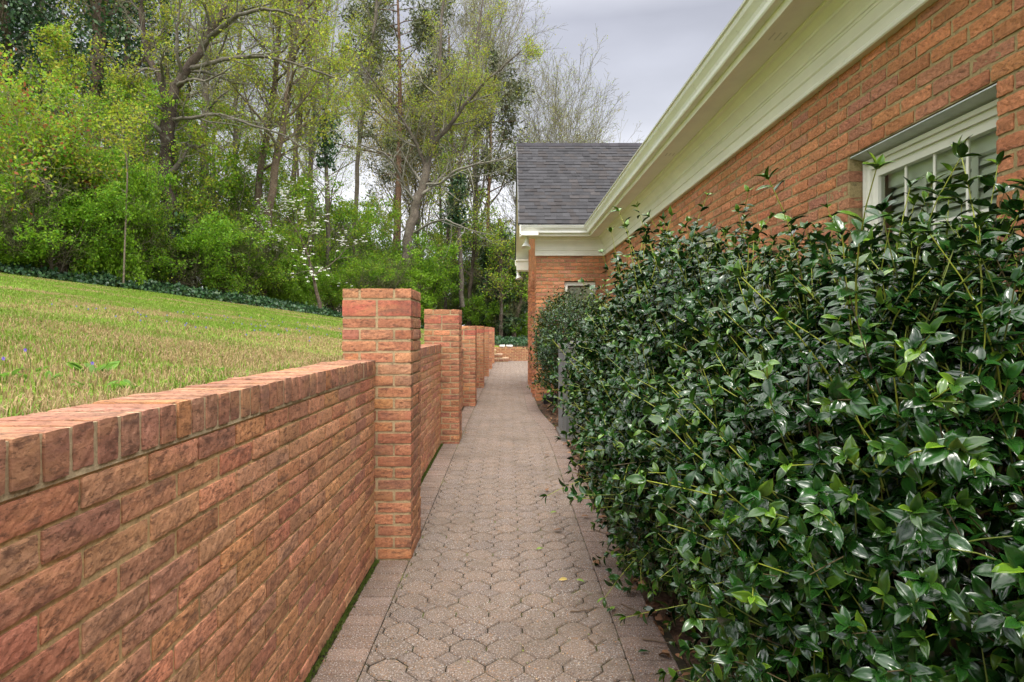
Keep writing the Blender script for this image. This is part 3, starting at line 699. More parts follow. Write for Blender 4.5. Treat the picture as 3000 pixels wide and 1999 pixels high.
# tubes -------------------------------------------------------------
def tubes(g, lines, mi=0, colf=None):
    """lines: list of (pts, radii, sides, col)"""
    grp = {}
    for (p, rr, s, c) in lines: grp.setdefault((len(p), s), []).append((p, rr, c))
    for (n, s), L in grp.items():
        P = np.array([l[0] for l in L], float); RR = np.array([l[1] for l in L], float); cc = np.array([l[2] for l in L], float)
        T = np.gradient(P, axis=1); T /= np.linalg.norm(T, axis=2, keepdims=True)+1e-9
        ref = np.where(np.abs(T[:, :1, 2:3]) > .9, np.array([1., 0, 0]), np.array([0, 0, 1.])); ref = np.broadcast_to(ref, P.shape)
        A_ = np.cross(T, ref); A_ /= np.linalg.norm(A_, axis=2, keepdims=True)+1e-9; B_ = np.cross(T, A_)
        an = np.arange(s)/s*2*np.pi
        V = P[:, :, None, :]+RR[:, :, None, None]*(np.cos(an)[None, None, :, None]*A_[:, :, None, :]+np.sin(an)[None, None, :, None]*B_[:, :, None, :])
        m = len(L); V = V.reshape(-1, 3)
        i = np.arange(n-1)[:, None]; j = np.arange(s)[None]
        q = np.stack([i*s+j, i*s+(j+1) % s, (i+1)*s+(j+1) % s, (i+1)*s+j], -1).reshape(-1, 4)
        q = (q[None]+(np.arange(m)*n*s)[:, None, None]).reshape(-1, 4)
        g.add(V, q, col=np.repeat(cc, n*s, 0), mi=mi)
def norm(a): return a/(np.linalg.norm(a, axis=-1, keepdims=True)+1e-9)
def lathe(g, c, axis, prof, s=20, col=(1, 1, 1)):
    axis = norm(np.array(axis, float)); ref = np.array([1., 0, 0]) if abs(axis[0]) < .9 else np.array([0, 1., 0]); A_ = norm(np.cross(axis, ref)); B_ = np.cross(axis, A_)
    an = np.arange(s)/s*2*np.pi; V = []
    for (rr, h) in prof: V.append(np.array(c)+axis*h+rr*(np.cos(an)[:, None]*A_+np.sin(an)[:, None]*B_))
    V = np.concatenate(V); n = len(prof); i = np.arange(n-1)[:, None]; j = np.arange(s)[None]
    g.add(V, np.stack([i*s+j, i*s+(j+1) % s, (i+1)*s+(j+1) % s, (i+1)*s+j], -1).reshape(-1, 4), col=col)
# flood lights under the eaves
def flood(c, dirv, label):
    t = thing('flood_light', label, 'lamp', c, 'white flood lights under the gable eaves')
    g = G(); lathe(g, c, (0, 0, -1), [(0, 0), (.045, 0), (.045, .018), (.015, .024), (.012, .06), (0, .06)]); g.build('mount', M['gutter'], t)
    c2 = np.array(c)+np.array((0, 0, -.055)); g = G()
    lathe(g, c2, dirv, [(0, -.03), (.03, -.028), (.034, .0), (.04, .07), (.062, .10), (.088, .150), (.09, .158), (.080, .157), (.05, .11), (0, .10)]); g.build('lamp_head', M['gutter'], t, smooth=True)
flood((.335, 11.25, CAMZ+1.722), (-.10, -.30, -1), 'white flood light hanging under the near corner of the gable eave')
flood((.24, 16.1, CAMZ+1.57), (.2, -.2, -1), 'small white flood light hanging under the far gable return')
# the far flood light sits under the boxed return
# ------------------------------------------------------------------ air conditioner and black box
ac = thing('air_conditioner', 'grey outdoor air conditioner unit standing in the mulch behind the holly hedge', 'air conditioner', (1.03, 7.6, .03))
x0, x1, ya, yb, z0, z1 = .650, 1.40, 7.25, 8.0, .05, 1.14; GC = (.11, .115, .11)
g = G(); g.box((x0-.03, ya-.03, -.02), (x1+.03, yb+.03, .05), (.13, .125, .115)); g.build('base_pad', M['acgrey'], ac)
g = G()
for (cx, cy) in ((x0, ya), (x1, ya), (x0, yb), (x1, yb)):
    lathe(g, (cx+(.03 if cx == x0 else -.03), cy+(.03 if cy == ya else -.03), z0), (0, 0, 1), [(.035, 0), (.035, z1-z0)], 12, GC)
g.box((x0, ya, z0), (x1, yb, z0+.05), GC); g.box((x0+.004, ya+.05, z0+.05), (x0+.02, ya+.12, z1-.04), GC); g.box((x0+.05, ya+.004, z0+.05), (x1-.05, ya+.016, z1-.04), GC)
g.box((x0+.05, ya+.05, z0+.05), (x1-.05, yb-.05, z1-.06), (.03, .03, .03)); g.build('cabinet', M['acgrey'], ac)
g = G()
zz = z0+.08
while zz < z1-.06: g.box((x0-.002, ya+.12, zz), (x0+.006, yb-.05, zz+.009), GC); zz += .022
yy = ya+.12
while yy < yb-.05: g.box((x0-.004, yy, z0+.05), (x0+.004, yy+.005, z1-.04), (.20, .205, .20)); yy += .03
g.build('grille', M['acgrey'], ac)
g = G(); V = boxgrid(6, 6, 1)[0]; g.box((x0-.012, ya-.012, z1-.04), (x1+.012, yb+.012, z1), (.16, .165, .155))
lathe(g, (1.04, 7.62, z1), (0, 0, 1), [(.34, 0), (.33, .02), (.30, .03)], 24, GC)
for k in range(8): rr = .06+k*.034; lathe(g, (1.04, 7.62, z1+.03), (0, 0, 1), [(rr, 0), (rr+.006, .004), (rr+.012, 0)], 24, (.12, .12, .12))
g.build('fan_top', M['acgrey'], ac)
bx = thing('bait_box', 'low black plastic box on the mulch at the foot of the wing corner', 'box', (.78, 10.95, .03))
g = G(); a = np.array([(-.17, -.11), (.17, -.11), (.17, .11), (-.17, .11)])
def loft(g, rings, col=(1, 1, 1)):
    V = []; n = len(rings[0][0])
    for (pl, z) in rings: V.append(np.c_[pl, np.full(n, z)])
    m = len(rings); q = [[k*n+i, k*n+(i+1) % n, (k+1)*n+(i+1) % n, (k+1)*n+i] for k in range(m-1) for i in range(n)]; q.append([(m-1)*n+i for i in range(4)])
    g.add(np.concatenate(V), q, col=col)
c_ = np.array((.78, 10.95))
loft(g, [(a*.92+c_, .0), (a*1.0+c_, .095), (a*1.0+c_, .10)]); g.build('tray', M['plastic'], bx)
g = G(); loft(g, [(a*1.06+c_, .10), (a*1.06+c_, .125), (a*.98+c_, .13), (a*.93+c_, .175), (a*.85+c_, .182)]); g.build('lid', M['plastic'], bx)

# ------------------------------------------------------------------ holly hedge
LT = np.array([0, .10, .32, .56, .80, 1.0]); LW = np.array([.03, .13, .245, .25, .15, .0])
LV = []; 
for tt, ww in zip(LT, LW):
    zc = -.24*tt*tt+.08*tt
    for sgn in (-1, -.55, 0, .55, 1): LV.append((tt, sgn*ww, zc+{0: 0, .55: .50, 1: .42}[abs(sgn)]*ww+(.022*math.sin(tt*19+sgn)*abs(sgn))))
LV = np.array(LV); LQ = []
for i in range(5):
    for j in range(4): a = i*5+j; LQ.append([a, a+1, a+6, a+5])
LQ = np.array(LQ); LMID = np.array([1.0 if i % 5 == 2 else 0 for i in range(30)])
LEDGE = np.array([1.0 if i % 5 in (0, 4) else 0 for i in range(30)])
def leaves(g, B, D_, Nn, L, Wd, cols, mid=.25, mi=0):
    D_ = norm(D_); S = norm(np.cross(Nn, D_)); Nn = np.cross(D_, S)
    V = B[:, None]+L[:, None, None]*(LV[None, :, 0:1]*D_[:, None]+LV[None, :, 1:2]*Wd[:, None, None]*S[:, None]+LV[None, :, 2:3]*Nn[:, None])
    n = len(B); q = (LQ[None]+(np.arange(n)*30)[:, None, None]).reshape(-1, 4)
    cc = cols[:, None]*(1+mid*LMID[None, :, None]*np.array([1.4, 1.2, .6])+mid*LEDGE[None, :, None]*np.array([4.0, 2.4, .8]))
    g.add(V.reshape(-1, 3), q, col=cc.reshape(-1, 3), mi=mi)
def bush(label, c, rad, nsh, seed, nspr, zmin=.03, leafL=.052):
    r = rs(seed); t = thing('holly_bush', label, 'bush', (c[0], c[1], 0), 'glossy holly bushes along the house wall')
    c = np.array(c); rad = np.array(rad); fol = G(); lines = []
    LB, LD, LN, LL, LW_, LC = [], [], [], [], [], []
    n = nsh+nspr
    d = norm(r.randn(n, 3)*np.array([1, 1, .95]))
    d[:, 0] = np.where((d[:, 0] > .3) & (r.rand(n) < .55), -d[:, 0], d[:, 0])          # favour the open side
    pw = 3.2; rr = 1/((np.abs(d)**pw).sum(1)**(1/pw))
    depth = np.where(np.arange(n) < nsh*.30, r.uniform(.55, .80, n), r.uniform(.78, .95, n))
    bumpy = .70+.54*fbm(d*2.8+seed, 2)+.10*(fbm(d*7+seed, 2)-.5)
    P = c+d*rr[:, None]*rad*(depth*bumpy)[:, None]
    spr = np.arange(n) >= nsh
    P[spr, 2] = c[2]+rad[2]*(.78+.16*r.rand(spr.sum())); P[spr, 0] = c[0]+rad[0]*r.uniform(-.8, .7, spr.sum()); P[spr, 1] = c[1]+rad[1]*r.uniform(-.85, .85, spr.sum())
    if zmin < .1: P[:, 0] += np.clip(.80-P[:, 2], 0, 1)*.33
    ok = (P[:, 2] > zmin) & (P[:, 0] < HX-.06)
    outw = norm(d*rad*np.array([1, 1, 1.0])); sd_ = norm(outw*np.where(spr, .25, .85)[:, None]+np.array([0, 0, 1.])*np.where(spr, 1.1, .42)[:, None]+r.randn(n, 3)*.33)
    Ls = np.where(spr, r.uniform(.24, .44, n), np.where(r.rand(n) < .05, r.uniform(.28, .42, n), r.uniform(.13, .27, n)))
    for i in np.where(ok)[0]:
        dr = sd_[i]; p = P[i].copy(); pts = [p.copy()]; K = 5
        cv = r.randn(3)*.10+np.array([0, 0, .05])
        for k in range(K-1):
            dr = norm(dr+cv); p = p+dr*Ls[i]/(K-1); pts.append(p.copy())
        pts = np.array(pts); new = spr[i] or Ls[i] > .272 or r.rand() < .34
        lines.append((pts, np.linspace(.0024 if new else .0022, .0011, K), 4, (.26, .30, .035) if new else (.10, .075, .035) if r.rand() < .4 else (.15, .19, .035)))
        nl = int(Ls[i]/.0165) if not spr[i] else int(Ls[i]/.016); tt = np.sort(r.uniform(.12, 1.0, nl)); tt[-4:] = 1.0
        ph = r.rand()*6.28+np.arange(nl)*2.4
        pi = tt*(K-1); k0 = np.minimum(pi.astype(int), K-2); f = (pi-k0)[:, None]; b = pts[k0]*(1-f)+pts[k0+1]*f
        T = norm(pts[k0+1]-pts[k0]); ref = np.array([1., 0, 0]) if abs(T[0, 0]) < .8 else np.array([0, 1., 0]); A_ = norm(np.cross(T, ref)); B_ = np.cross(T, A_)
        rad_ = np.cos(ph)[:, None]*A_+np.sin(ph)[:, None]*B_
        op = (r.uniform(.9, 1.35, nl)*np.where(tt > .97, .62, 1))[:, None]
        ld = norm(T*np.cos(op)+rad_*np.sin(op)+np.array([0, 0, -.12])+r.randn(nl, 3)*.15)
        ln = norm(T+np.array([0, 0, .7])+np.array([-.25, -.1, 0])+r.randn(nl, 3)*.42)
        sz = leafL*r.uniform(.72, 1.28, nl)*np.where(tt > .97, .8, 1)
        base = np.array([.0095, .041, .0062])*(1+r.randn(nl, 1)*.22)*np.array([1, 1, 1])
        yel = np.clip((r.rand(nl) < (.35 if spr[i] else .10 if new else .04))*r.uniform(.3, 1, nl)+(.55 if spr[i] else .16 if new else 0)*(tt > .95), 0, 1)[:, None]
        base = base*(1-yel)+np.array([.085, .175, .014])*yel
        LB.append(b); LD.append(ld); LN.append(ln); LL.append(sz); LW_.append(r.uniform(.75, 1.05, nl)); LC.append(np.clip(base, .004, 1))
    leaves(fol, *[np.concatenate(a_) for a_ in (LB, LD, LN, LL, LW_, LC)])
    fol.build('foliage', M['holly'], t, smooth=True)
    # woody stems from the ground up into the bush
    for k in range(26):
        b0 = np.array([c[0]+r.uniform(-.3, .3)*rad[0], c[1]+r.uniform(-.45, .45)*rad[1], 0.0]); dd = norm(r.randn(3)*np.array([1, 1, .6])+np.array([0, 0, .5])); e1 = c+dd*rad*.72; e1[2] = max(e1[2], .25); e1[0] = min(e1[0], HX-.1)
        K = 7; f = np.linspace(0, 1, K)[:, None]; mid = (b0+e1)/2+np.array([0, 0, .18])+r.randn(3)*.08
        pts = (1-f)**2*b0+2*f*(1-f)*mid+f*f*e1+r.randn(K, 3)*.008; lines.append((pts, np.linspace(.013, .004, K), 6, np.array((.13, .095, .06))*r.uniform(.7, 1.4)))
        for q_ in range(5):
            i = r.randint(2, K-1); dd2 = norm(r.randn(3)+np.array([0, 0, .3])); L = r.uniform(.2, .4); pp = [pts[i]+dd2*L*u+np.array([0, 0, .06*u*u]) for u in np.linspace(0, 1, 5)]
            lines.append((np.clip(np.array(pp), -9, [HX-.05, 99, 99]), np.linspace(.005, .002, 5), 4, (.13, .10, .05)))
    g = G(); tubes(g, lines); g.build('branches', M['stem'], t, smooth=True)
    return t
bush('nearest glossy dark green holly bush, overhanging the walk below the large window', (1.24, 1.78, .66), (.70, .74, .80), 3500, 11, 28, leafL=.049)
bush('holly bush with tall pale shoots beside the nearest one, before the left window jamb', (1.10, 3.25, .74), (.70, .93, .86), 3700, 12, 66, leafL=.046)
bush('holly bush just in front of the grey air conditioner, spilling over the path edge', (1.24, 5.3, .64), (.54, 1.12, .80), 2600, 13, 30, leafL=.044)
bush('small-leaved holly bush between air conditioner and wing, hiding the wing wall corner', (1.12, 9.75, 1.05), (.62, .88, .74), 2000, 14, 10, zmin=.36, leafL=.040)

# leaf litter on the mulch and single leaves and twigs on the walk
g = G(); r = rs(81); n = 2600
B = np.stack([r.uniform(.60, 1.75, n), r.rand(n)**1.2*10.3+.8, np.zeros(n)], -1); B[:, 0] = np.maximum(B[:, 0], xr_in(B[:, 1])+.15+.03*r.rand(n)); B[:, 2] = pathz(B[:, 1])+.01+.05*sstep(.0, .4, B[:, 0]-xr_in(B[:, 1])-.2)+r.rand(n)*.025
dd = r.randn(n, 3)*np.array([1, 1, .25]); cc = np.array([(.20, .105, .055), (.13, .07, .04), (.27, .16, .09), (.09, .05, .03)])[r.randint(4, size=n)]*(1+r.randn(n, 1)*.15)
leaves(g, B, dd, norm(r.randn(n, 3)*.5+np.array([0, 0, 1])), r.uniform(.03, .065, n), r.uniform(.8, 1.2, n), np.clip(cc, .01, 1), .1)
stuff(g.build('leaf_litter', M['deadleaf'], smooth=True), 'dry brown leaf litter on the mulch under the hedge', 'leaf litter')
fl = [(1647, 1558, 'b', 'curled brown leaf alone on the pavers, largest of the fallen ones'), (1572, 1613, 'g', 'flat yellow-green leaf on the pavers left of the curled brown leaf'), (1689, 1702, 'g', 'small rounded green leaf on the pavers near the right border'),
      (1788, 1793, 'g', 'bright green leaf by a dark one at the right paver border'), (1778, 1796, 'd', 'dark green leaf lying against a bright green one'), (1870, 1915, 'd', 'glossy dark green leaf on the walk beside the hedge foot'),
      (1603, 1447, 'b', 'brown leaf on the pavers where the walk is brightest, near the hedge bulge'), (1704, 1520, 'b', 'small brown leaf just left of the right border line'), (1595, 1347, 'b', 'small brown leaf farther along the walk centre'),
      (1366, 1280, 'b', 'dark brown leaf on the walk beside the second pillar'), (1470, 1142, 'b', 'tiny dark leaf far along the walk near the fourth pillar'), (1738, 1650, 'b', 'pinkish brown leaf flat on the right border line'),
      (1765, 1525, 'b', 'crumpled brown leaf on the right border under the hedge'), (1630, 1505, 'g', 'narrow green leaf on the pavers above the curled brown leaf'), (1662, 1700, 'y', 'narrow pale yellow leaf beside a rounded green leaf')]
for k, (px, py, kd, lb) in enumerate(fl):
    Yd = (CAMZ+.035)*F/(py-PY0); p = at(px, py, Yd); p[2] = float(pathz(Yd))+.006
    c = dict(b=(.17, .09, .05), g=(.16, .27, .05), d=(.02, .06, .02), y=(.45, .36, .12))[kd]
    g = G(); a = r.rand()*6.28; nrm_ = norm(np.array([[r.randn()*.35, r.randn()*.35, 1.0]]))
    leaves(g, p[None]+np.array([[0, 0, .004 if kd != 'b' else .01]]), np.array([[math.cos(a), math.sin(a)*.6, .12]]), nrm_, np.array([.058 if kd == 'b' else .05]), np.array([1.1 if kd == 'b' else .75]), np.array([c]), .2)
    tag(g.build('fallen_leaf', M['deadleaf'] if kd != 'd' else M['holly'], smooth=True, loc=p), lb, 'leaf', 'fallen leaves on the walk')
tw = [(1670, 1795, 1735, 1789, 'dark twig lying across the pavers in the shade by the hedge'), (1735, 1553, 1806, 1577, 'thin curved twig reaching from the border line to the hedge'), (1820, 1772, 1870, 1797, 'thin straight twig on the right border near the hedge foot'), (1882, 1876, 1960, 1888, 'short thick stick on the right border in the nearest shade'), (1720, 1870, 1747, 1893, 'short pale twig on the shaded pavers')]
for (x_0, y_0, x_1, y_1, lb) in tw:
    p0 = at(x_0, y_0, (CAMZ+.037)*F/(y_0-PY0)); p1 = at(x_1, y_1, (CAMZ+.037)*F/(y_1-PY0)); f = np.linspace(0, 1, 6)[:, None]; pts = p0*(1-f)+p1*f; pts += r.randn(6, 3)*np.array([.003, .004, .0005]); pts[:, 2] = pathz(pts[:, 1])+.008
    g = G(); tubes(g, [(pts, np.linspace(.004, .002, 6), 6, (.13, .085, .05))]); tag(g.build('twig', M['stem'], smooth=True, loc=p0), lb, 'twig', 'twigs on the walk')
# fine crumbs of bark and seed on the pavers
g = G(); n = 900; Y_ = r.rand(n)**1.5*10+1.6; X_ = np.where(r.rand(n) < .6, .55-np.abs(r.randn(n))*.35, r.uniform(-.56, .6, n)); Z_ = pathz(Y_)+.004
ok = X_ > -.56; X_, Y_, Z_ = X_[ok], Y_[ok], Z_[ok]; n = len(X_); s = r.uniform(.002, .0065, n); a = r.rand(n)*6.28
V = np.stack([np.stack([X_+np.cos(a+k*1.57)*s*(1 if k % 2 else .55), Y_+np.sin(a+k*1.57)*s*(1 if k % 2 else .55), Z_+r.rand(n)*.003], -1) for k in range(4)], 1).reshape(-1, 3)
cc = np.repeat(np.array([(.45, .22, .08), (.3, .15, .07), (.5, .36, .2), (.2, .24, .05)])[r.randint(4, size=n)], 4, 0)
stuff(g.add(V, np.arange(4*n).reshape(-1, 4), col=cc).build('plant_crumbs', M['deadleaf']), 'orange and tan plant crumbs scattered over the pavers', 'debris')

# ------------------------------------------------------------------ lawn grass, weeds, violets
g = G(); r = rs(91)
def blades(n, xr, yr, hmin, hmax, wd):
    X_ = r.uniform(*xr, n); Y_ = r.uniform(*yr, n)
    ok = (X_ < -1.0) & (X_ > treeline(Y_)+1.0); X_, Y_ = X_[ok], Y_[ok]
    # keep what lies in a generous wedge around the view
    ok = X_ > -.95*Y_-.8; X_, Y_ = X_[ok], Y_[ok]; n = len(X_)
    Z_ = lawnz(X_, Y_); a = r.rand(n)*6.28; le = r.uniform(.2, 1.0, n); h = r.uniform(hmin, hmax, n)*(.7+.6*fbm(np.stack([X_*3, Y_*3, X_*0], -1), 2))
    straw = fbm(np.stack([X_*1.1, Y_*1.1, X_*0+3], -1), 3); nearw = 1-sstep(.4, 2.4, -X_-1.0)
    st = (r.rand(n) < np.clip(.36+(straw-.5)*3.0+.85*nearw-.26*sstep(5, 12, Y_), .08, .90))
    cg = np.array([.140, .255, .025])*(1+r.randn(n, 1)*.25)+np.array([.05, .01, 0])*r.rand(n, 1); cs = np.array([.37, .265, .13])*(1+r.randn(n, 1)*.2)
    c = np.clip(np.where(st[:, None], cs, cg), .01, .8); h = h*np.where(st, .85, 1)
    dx, dy = np.cos(a), np.sin(a); sx, sy = -dy*wd, dx*wd
    b1 = np.stack([X_-sx, Y_-sy, Z_-.004], -1); b2 = np.stack([X_+sx, Y_+sy, Z_-.004], -1)
    m1 = np.stack([X_-sx*.8+dx*h*le*.3, Y_-sy*.8+dy*h*le*.3, Z_+h*.6], -1); m2 = np.stack([X_+sx*.8+dx*h*le*.3, Y_+sy*.8+dy*h*le*.3, Z_+h*.6], -1)
    tp = np.stack([X_+dx*h*le, Y_+dy*h*le, Z_+h*(1-.35*le)], -1)
    V = np.stack([b1, b2, m2, m1, tp], 1).reshape(-1, 3); k = np.arange(n)*5
    g.add(V, np.stack([k, k+1, k+2, k+3], -1), np.stack([k+3, k+2, k+4], -1), col=np.repeat(c, 5, 0))
blades(60000, (-3.4, -1.0), (.7, 4.4), .022, .05, .0016)
blades(9000, (-1.16, -1.0), (.7, 9), .04, .085, .0017)
blades(80000, (-6, -1.0), (2.5, 9), .018, .042, .0022)
blades(110000, (-15, -1.0), (5, 16), .018, .04, .0032)
blades(110000, (-15, -1.0), (9, 27), .02, .045, .005)
stuff(g.build('grass', M['grass']), 'patchy green and straw-coloured lawn grass', 'grass')
wd = [(20, 1100, 7, .085, 'leafy violet plant at the left edge of the photo, beside purple blooms', 2), (110, 1105, 6, .07, 'leafy weed just right of the leftmost violet plant', 0), (270, 1085, 9, .10, 'tallest leafy weed in the dry grass above the wall', 0), (285, 1128, 6, .06, 'violet plant with one bloom close to the wall cap', 1),
      (372, 1133, 5, .07, 'leafy weed right of the single violet bloom, close to the wall', 0), (490, 1135, 2, .06, 'lone broad leaf rising against the wall cap', 0), (385, 1070, 4, .06, 'pale leafy weed behind the tallest one', 0), (620, 1085, 6, .06, 'weed with bluish leaves, rightmost near the wall', 0), (90, 1080, 3, .05, 'violet plant with one bloom standing back in the grass', 1)]
for (px, py, nl, L, lb, nf) in wd:
    p = on_lawn(px, py+12); t = thing('violet_plant' if nf else 'weed', lb, 'plant', tuple(p), 'leafy weeds in the near lawn')
    g = G(); a = r.rand(nl)*6.28; d_ = norm(np.stack([np.cos(a), np.sin(a), r.uniform(.5, 1.3, nl)], -1)); B = p+np.stack([np.cos(a), np.sin(a), a*0], -1)*r.uniform(.0, .05, nl)[:, None]
    leaves(g, B, d_, norm(np.array([0, 0, 1.])+r.randn(nl, 3)*.3), L*r.uniform(.7, 1.1, nl)*.75, r.uniform(.9, 1.3, nl), np.array([.13, .26, .04])*(1+r.randn(nl, 1)*.15), .2); g.build('leaf_rosette', M['leaf'], t, smooth=True)
    for k in range(nf):
        g = G(); fc = p+np.array([r.randn()*.03, r.randn()*.03, .065+.02*r.rand()])
        for q_ in range(5):
            a = q_*1.257+.3; leaves(g, fc[None], np.array([[math.cos(a), -.5, math.sin(a)]]), np.array([[0, -1., .3]]), np.array([.0075]), np.array([1.2]), np.array([[.19, .13, .50]]), .1)
        tubes(g, [(np.array([p, (p+fc)/2+.004, fc]), [.001]*3, 4, (.12, .2, .05))]); g.build('flower', M['petal'], t)
# scattered blue violets far off in the lawn
g = G(); n = 70; X_ = r.uniform(-3.6, -1.5, n); Y_ = r.uniform(4.5, 9, n); Z_ = lawnz(X_, Y_)+.05
V = np.stack([np.stack([X_+.008*math.cos(k*1.57), Y_, Z_+.008*math.sin(k*1.57)], -1) for k in range(4)], 1).reshape(-1, 3)
stuff(g.add(V, np.arange(4*n).reshape(-1, 4), col=(.17, .16, .42)).build('wild_flowers', M['petal']), 'sprinkle of small blue violets in the lawn behind the pillars', 'wild flowers')

# ------------------------------------------------------------------ trees
rnd = random.Random(5)
def vadd(a, b, k=1.0): return (a[0]+b[0]*k, a[1]+b[1]*k, a[2]+b[2]*k)
def vn(a):
    l = math.sqrt(a[0]*a[0]+a[1]*a[1]+a[2]*a[2])+1e-9; return (a[0]/l, a[1]/l, a[2]/l)
def side_dir(d, ang, az):
    ref = (1, 0, 0) if abs(d[0]) < .8 else (0, 1, 0)
    a = vn((d[1]*ref[2]-d[2]*ref[1], d[2]*ref[0]-d[0]*ref[2], d[0]*ref[1]-d[1]*ref[0]))
    b = (d[1]*a[2]-d[2]*a[1], d[2]*a[0]-d[0]*a[2], d[0]*a[1]-d[1]*a[0])
    s, c = math.sin(ang), math.cos(ang); ca, sa = math.cos(az)*s, math.sin(az)*s
    return vn((d[0]*c+a[0]*ca+b[0]*sa, d[1]*c+a[1]*ca+b[1]*sa, d[2]*c+a[2]*ca+b[2]*sa))
class Grow:
    def __init__(s, seed, P): s.r = random.Random(seed); s.P = P; s.lines = []; s.tips = []
    def poly(s, pts, radii, lev): s.lines.append((pts, radii, s.P['sides'][lev], s.bark(lev)))
    def bark(s, lev):
        c = s.P['bark'][min(lev, len(s.P['bark'])-1)]; k = s.r.uniform(.8, 1.2); return (c[0]*k, c[1]*k, c[2]*k)
    def branch(s, p, d, L, r0, lev):
        P = s.P; r = s.r; n = P['n'][lev]; seg = L/n; pts = [p]; rad = [r0]; w_ = P['wob'][lev]; u = P['up'][lev]
        for i in range(n):
            d = vn((d[0]+r.gauss(0, w_), d[1]+r.gauss(0, w_), d[2]+r.gauss(0, w_)+u)); p = vadd(p, d, seg); pts.append(p); rad.append(max(P.get('rmin', .003), r0*(1-P['taper'][lev]*(i+1)/n)))
        s.poly(pts, rad, lev); s.kids(pts, rad, L, lev)
    def kids(s, pts, rad, L, lev, t0=None):
        P = s.P; r = s.r; n = len(pts)-1
        if lev >= P['leaf_lev']:
            for i in range(1, n+1): s.tips.append((pts[i], lev))
        if lev < P['max']:
            k = P['k'][lev]; t0 = P['t0'][lev] if t0 is None else t0; az = r.uniform(0, 6.28)
            for j in range(k):
                t = t0+(1-t0)*(j+r.random())/k; f = t*n; i = min(int(f), n-1); f -= i
                a, b = pts[i], pts[i+1]; q = (a[0]+(b[0]-a[0])*f, a[1]+(b[1]-a[1])*f, a[2]+(b[2]-a[2])*f); dd = vn((b[0]-a[0], b[1]-a[1], b[2]-a[2]))
                az += 2.4+r.uniform(-.6, .6)
                cl = L*P['ratio'][lev]*(1-P['fall'][lev]*(t-t0)/(1-t0+1e-6))*r.uniform(.7, 1.25)
                cr = (rad[i]*(1-f)+rad[i+1]*f)*P['rr'][lev]*r.uniform(.8, 1.1)
                s.branch(q, side_dir(dd, P['ang'][lev]*r.uniform(.7, 1.25), az), cl, max(cr, P.get('rmin', .003)), lev+1)
def leaf_quads(g, pts, n_each, spread, size, cols, seed, mi=0, droop=.0, elong=1.5):
    r = rs(seed); P = np.repeat(np.array(pts, float), n_each, 0); n = len(P)
    if n == 0: return
    P = P+r.randn(n, 3)*spread; d = norm(r.randn(n, 3)+np.array([0, 0, -droop])); u = norm(np.cross(d, r.randn(n, 3))); s = size*r.uniform(.55, 1.35, n)[:, None]
    V = np.stack([P, P+d*s*.5*elong+u*s*.42, P+d*s*elong, P+d*s*.5*elong-u*s*.42], 1).reshape(-1, 3)
    cols = np.array(cols); c = cols[r.randint(len(cols), size=n)]*(1+r.randn(n, 1)*.18)
    g.add(V, np.arange(4*n).reshape(-1, 4), col=np.repeat(np.clip(c, .003, .9), 4, 0), mi=mi)
BK = [(.115, .085, .060), (.13, .10, .072), (.17, .145, .11), (.16, .14, .10), (.15, .14, .085)]
BKG = [(.13, .11, .085), (.17, .155, .125), (.24, .23, .195), (.21, .195, .15), (.16, .145, .09)]
YG = [(.31, .40, .03), (.38, .41, .035), (.24, .38, .03), (.35, .33, .04)]
GR = [(.17, .35, .022), (.22, .40, .025), (.13, .29, .025), (.27, .42, .03)]
DG = [(.03, .085, .03), (.045, .11, .035), (.022, .06, .026), (.06, .12, .035)]
PN = [(.10, .12, .045), (.13, .14, .045), (.075, .10, .045)]
def params(**kw):
    P = dict(sides=[9, 6, 4, 3, 3], n=[12, 8, 6, 4, 3], wob=[.05, .12, .16, .2, .25], up=[.02, .06, .05, .04, .02], taper=[.75, .8, .8, .8, .8], k=[16, 9, 7, 4], t0=[.35, .25, .15, .1],
             ratio=[.42, .48, .45, .5], fall=[.55, .5, .4, .3], rr=[.5, .55, .6, .7], ang=[.9, .8, .75, .7], max=4, leaf_lev=4, bark=BK); P.update(kw); return P
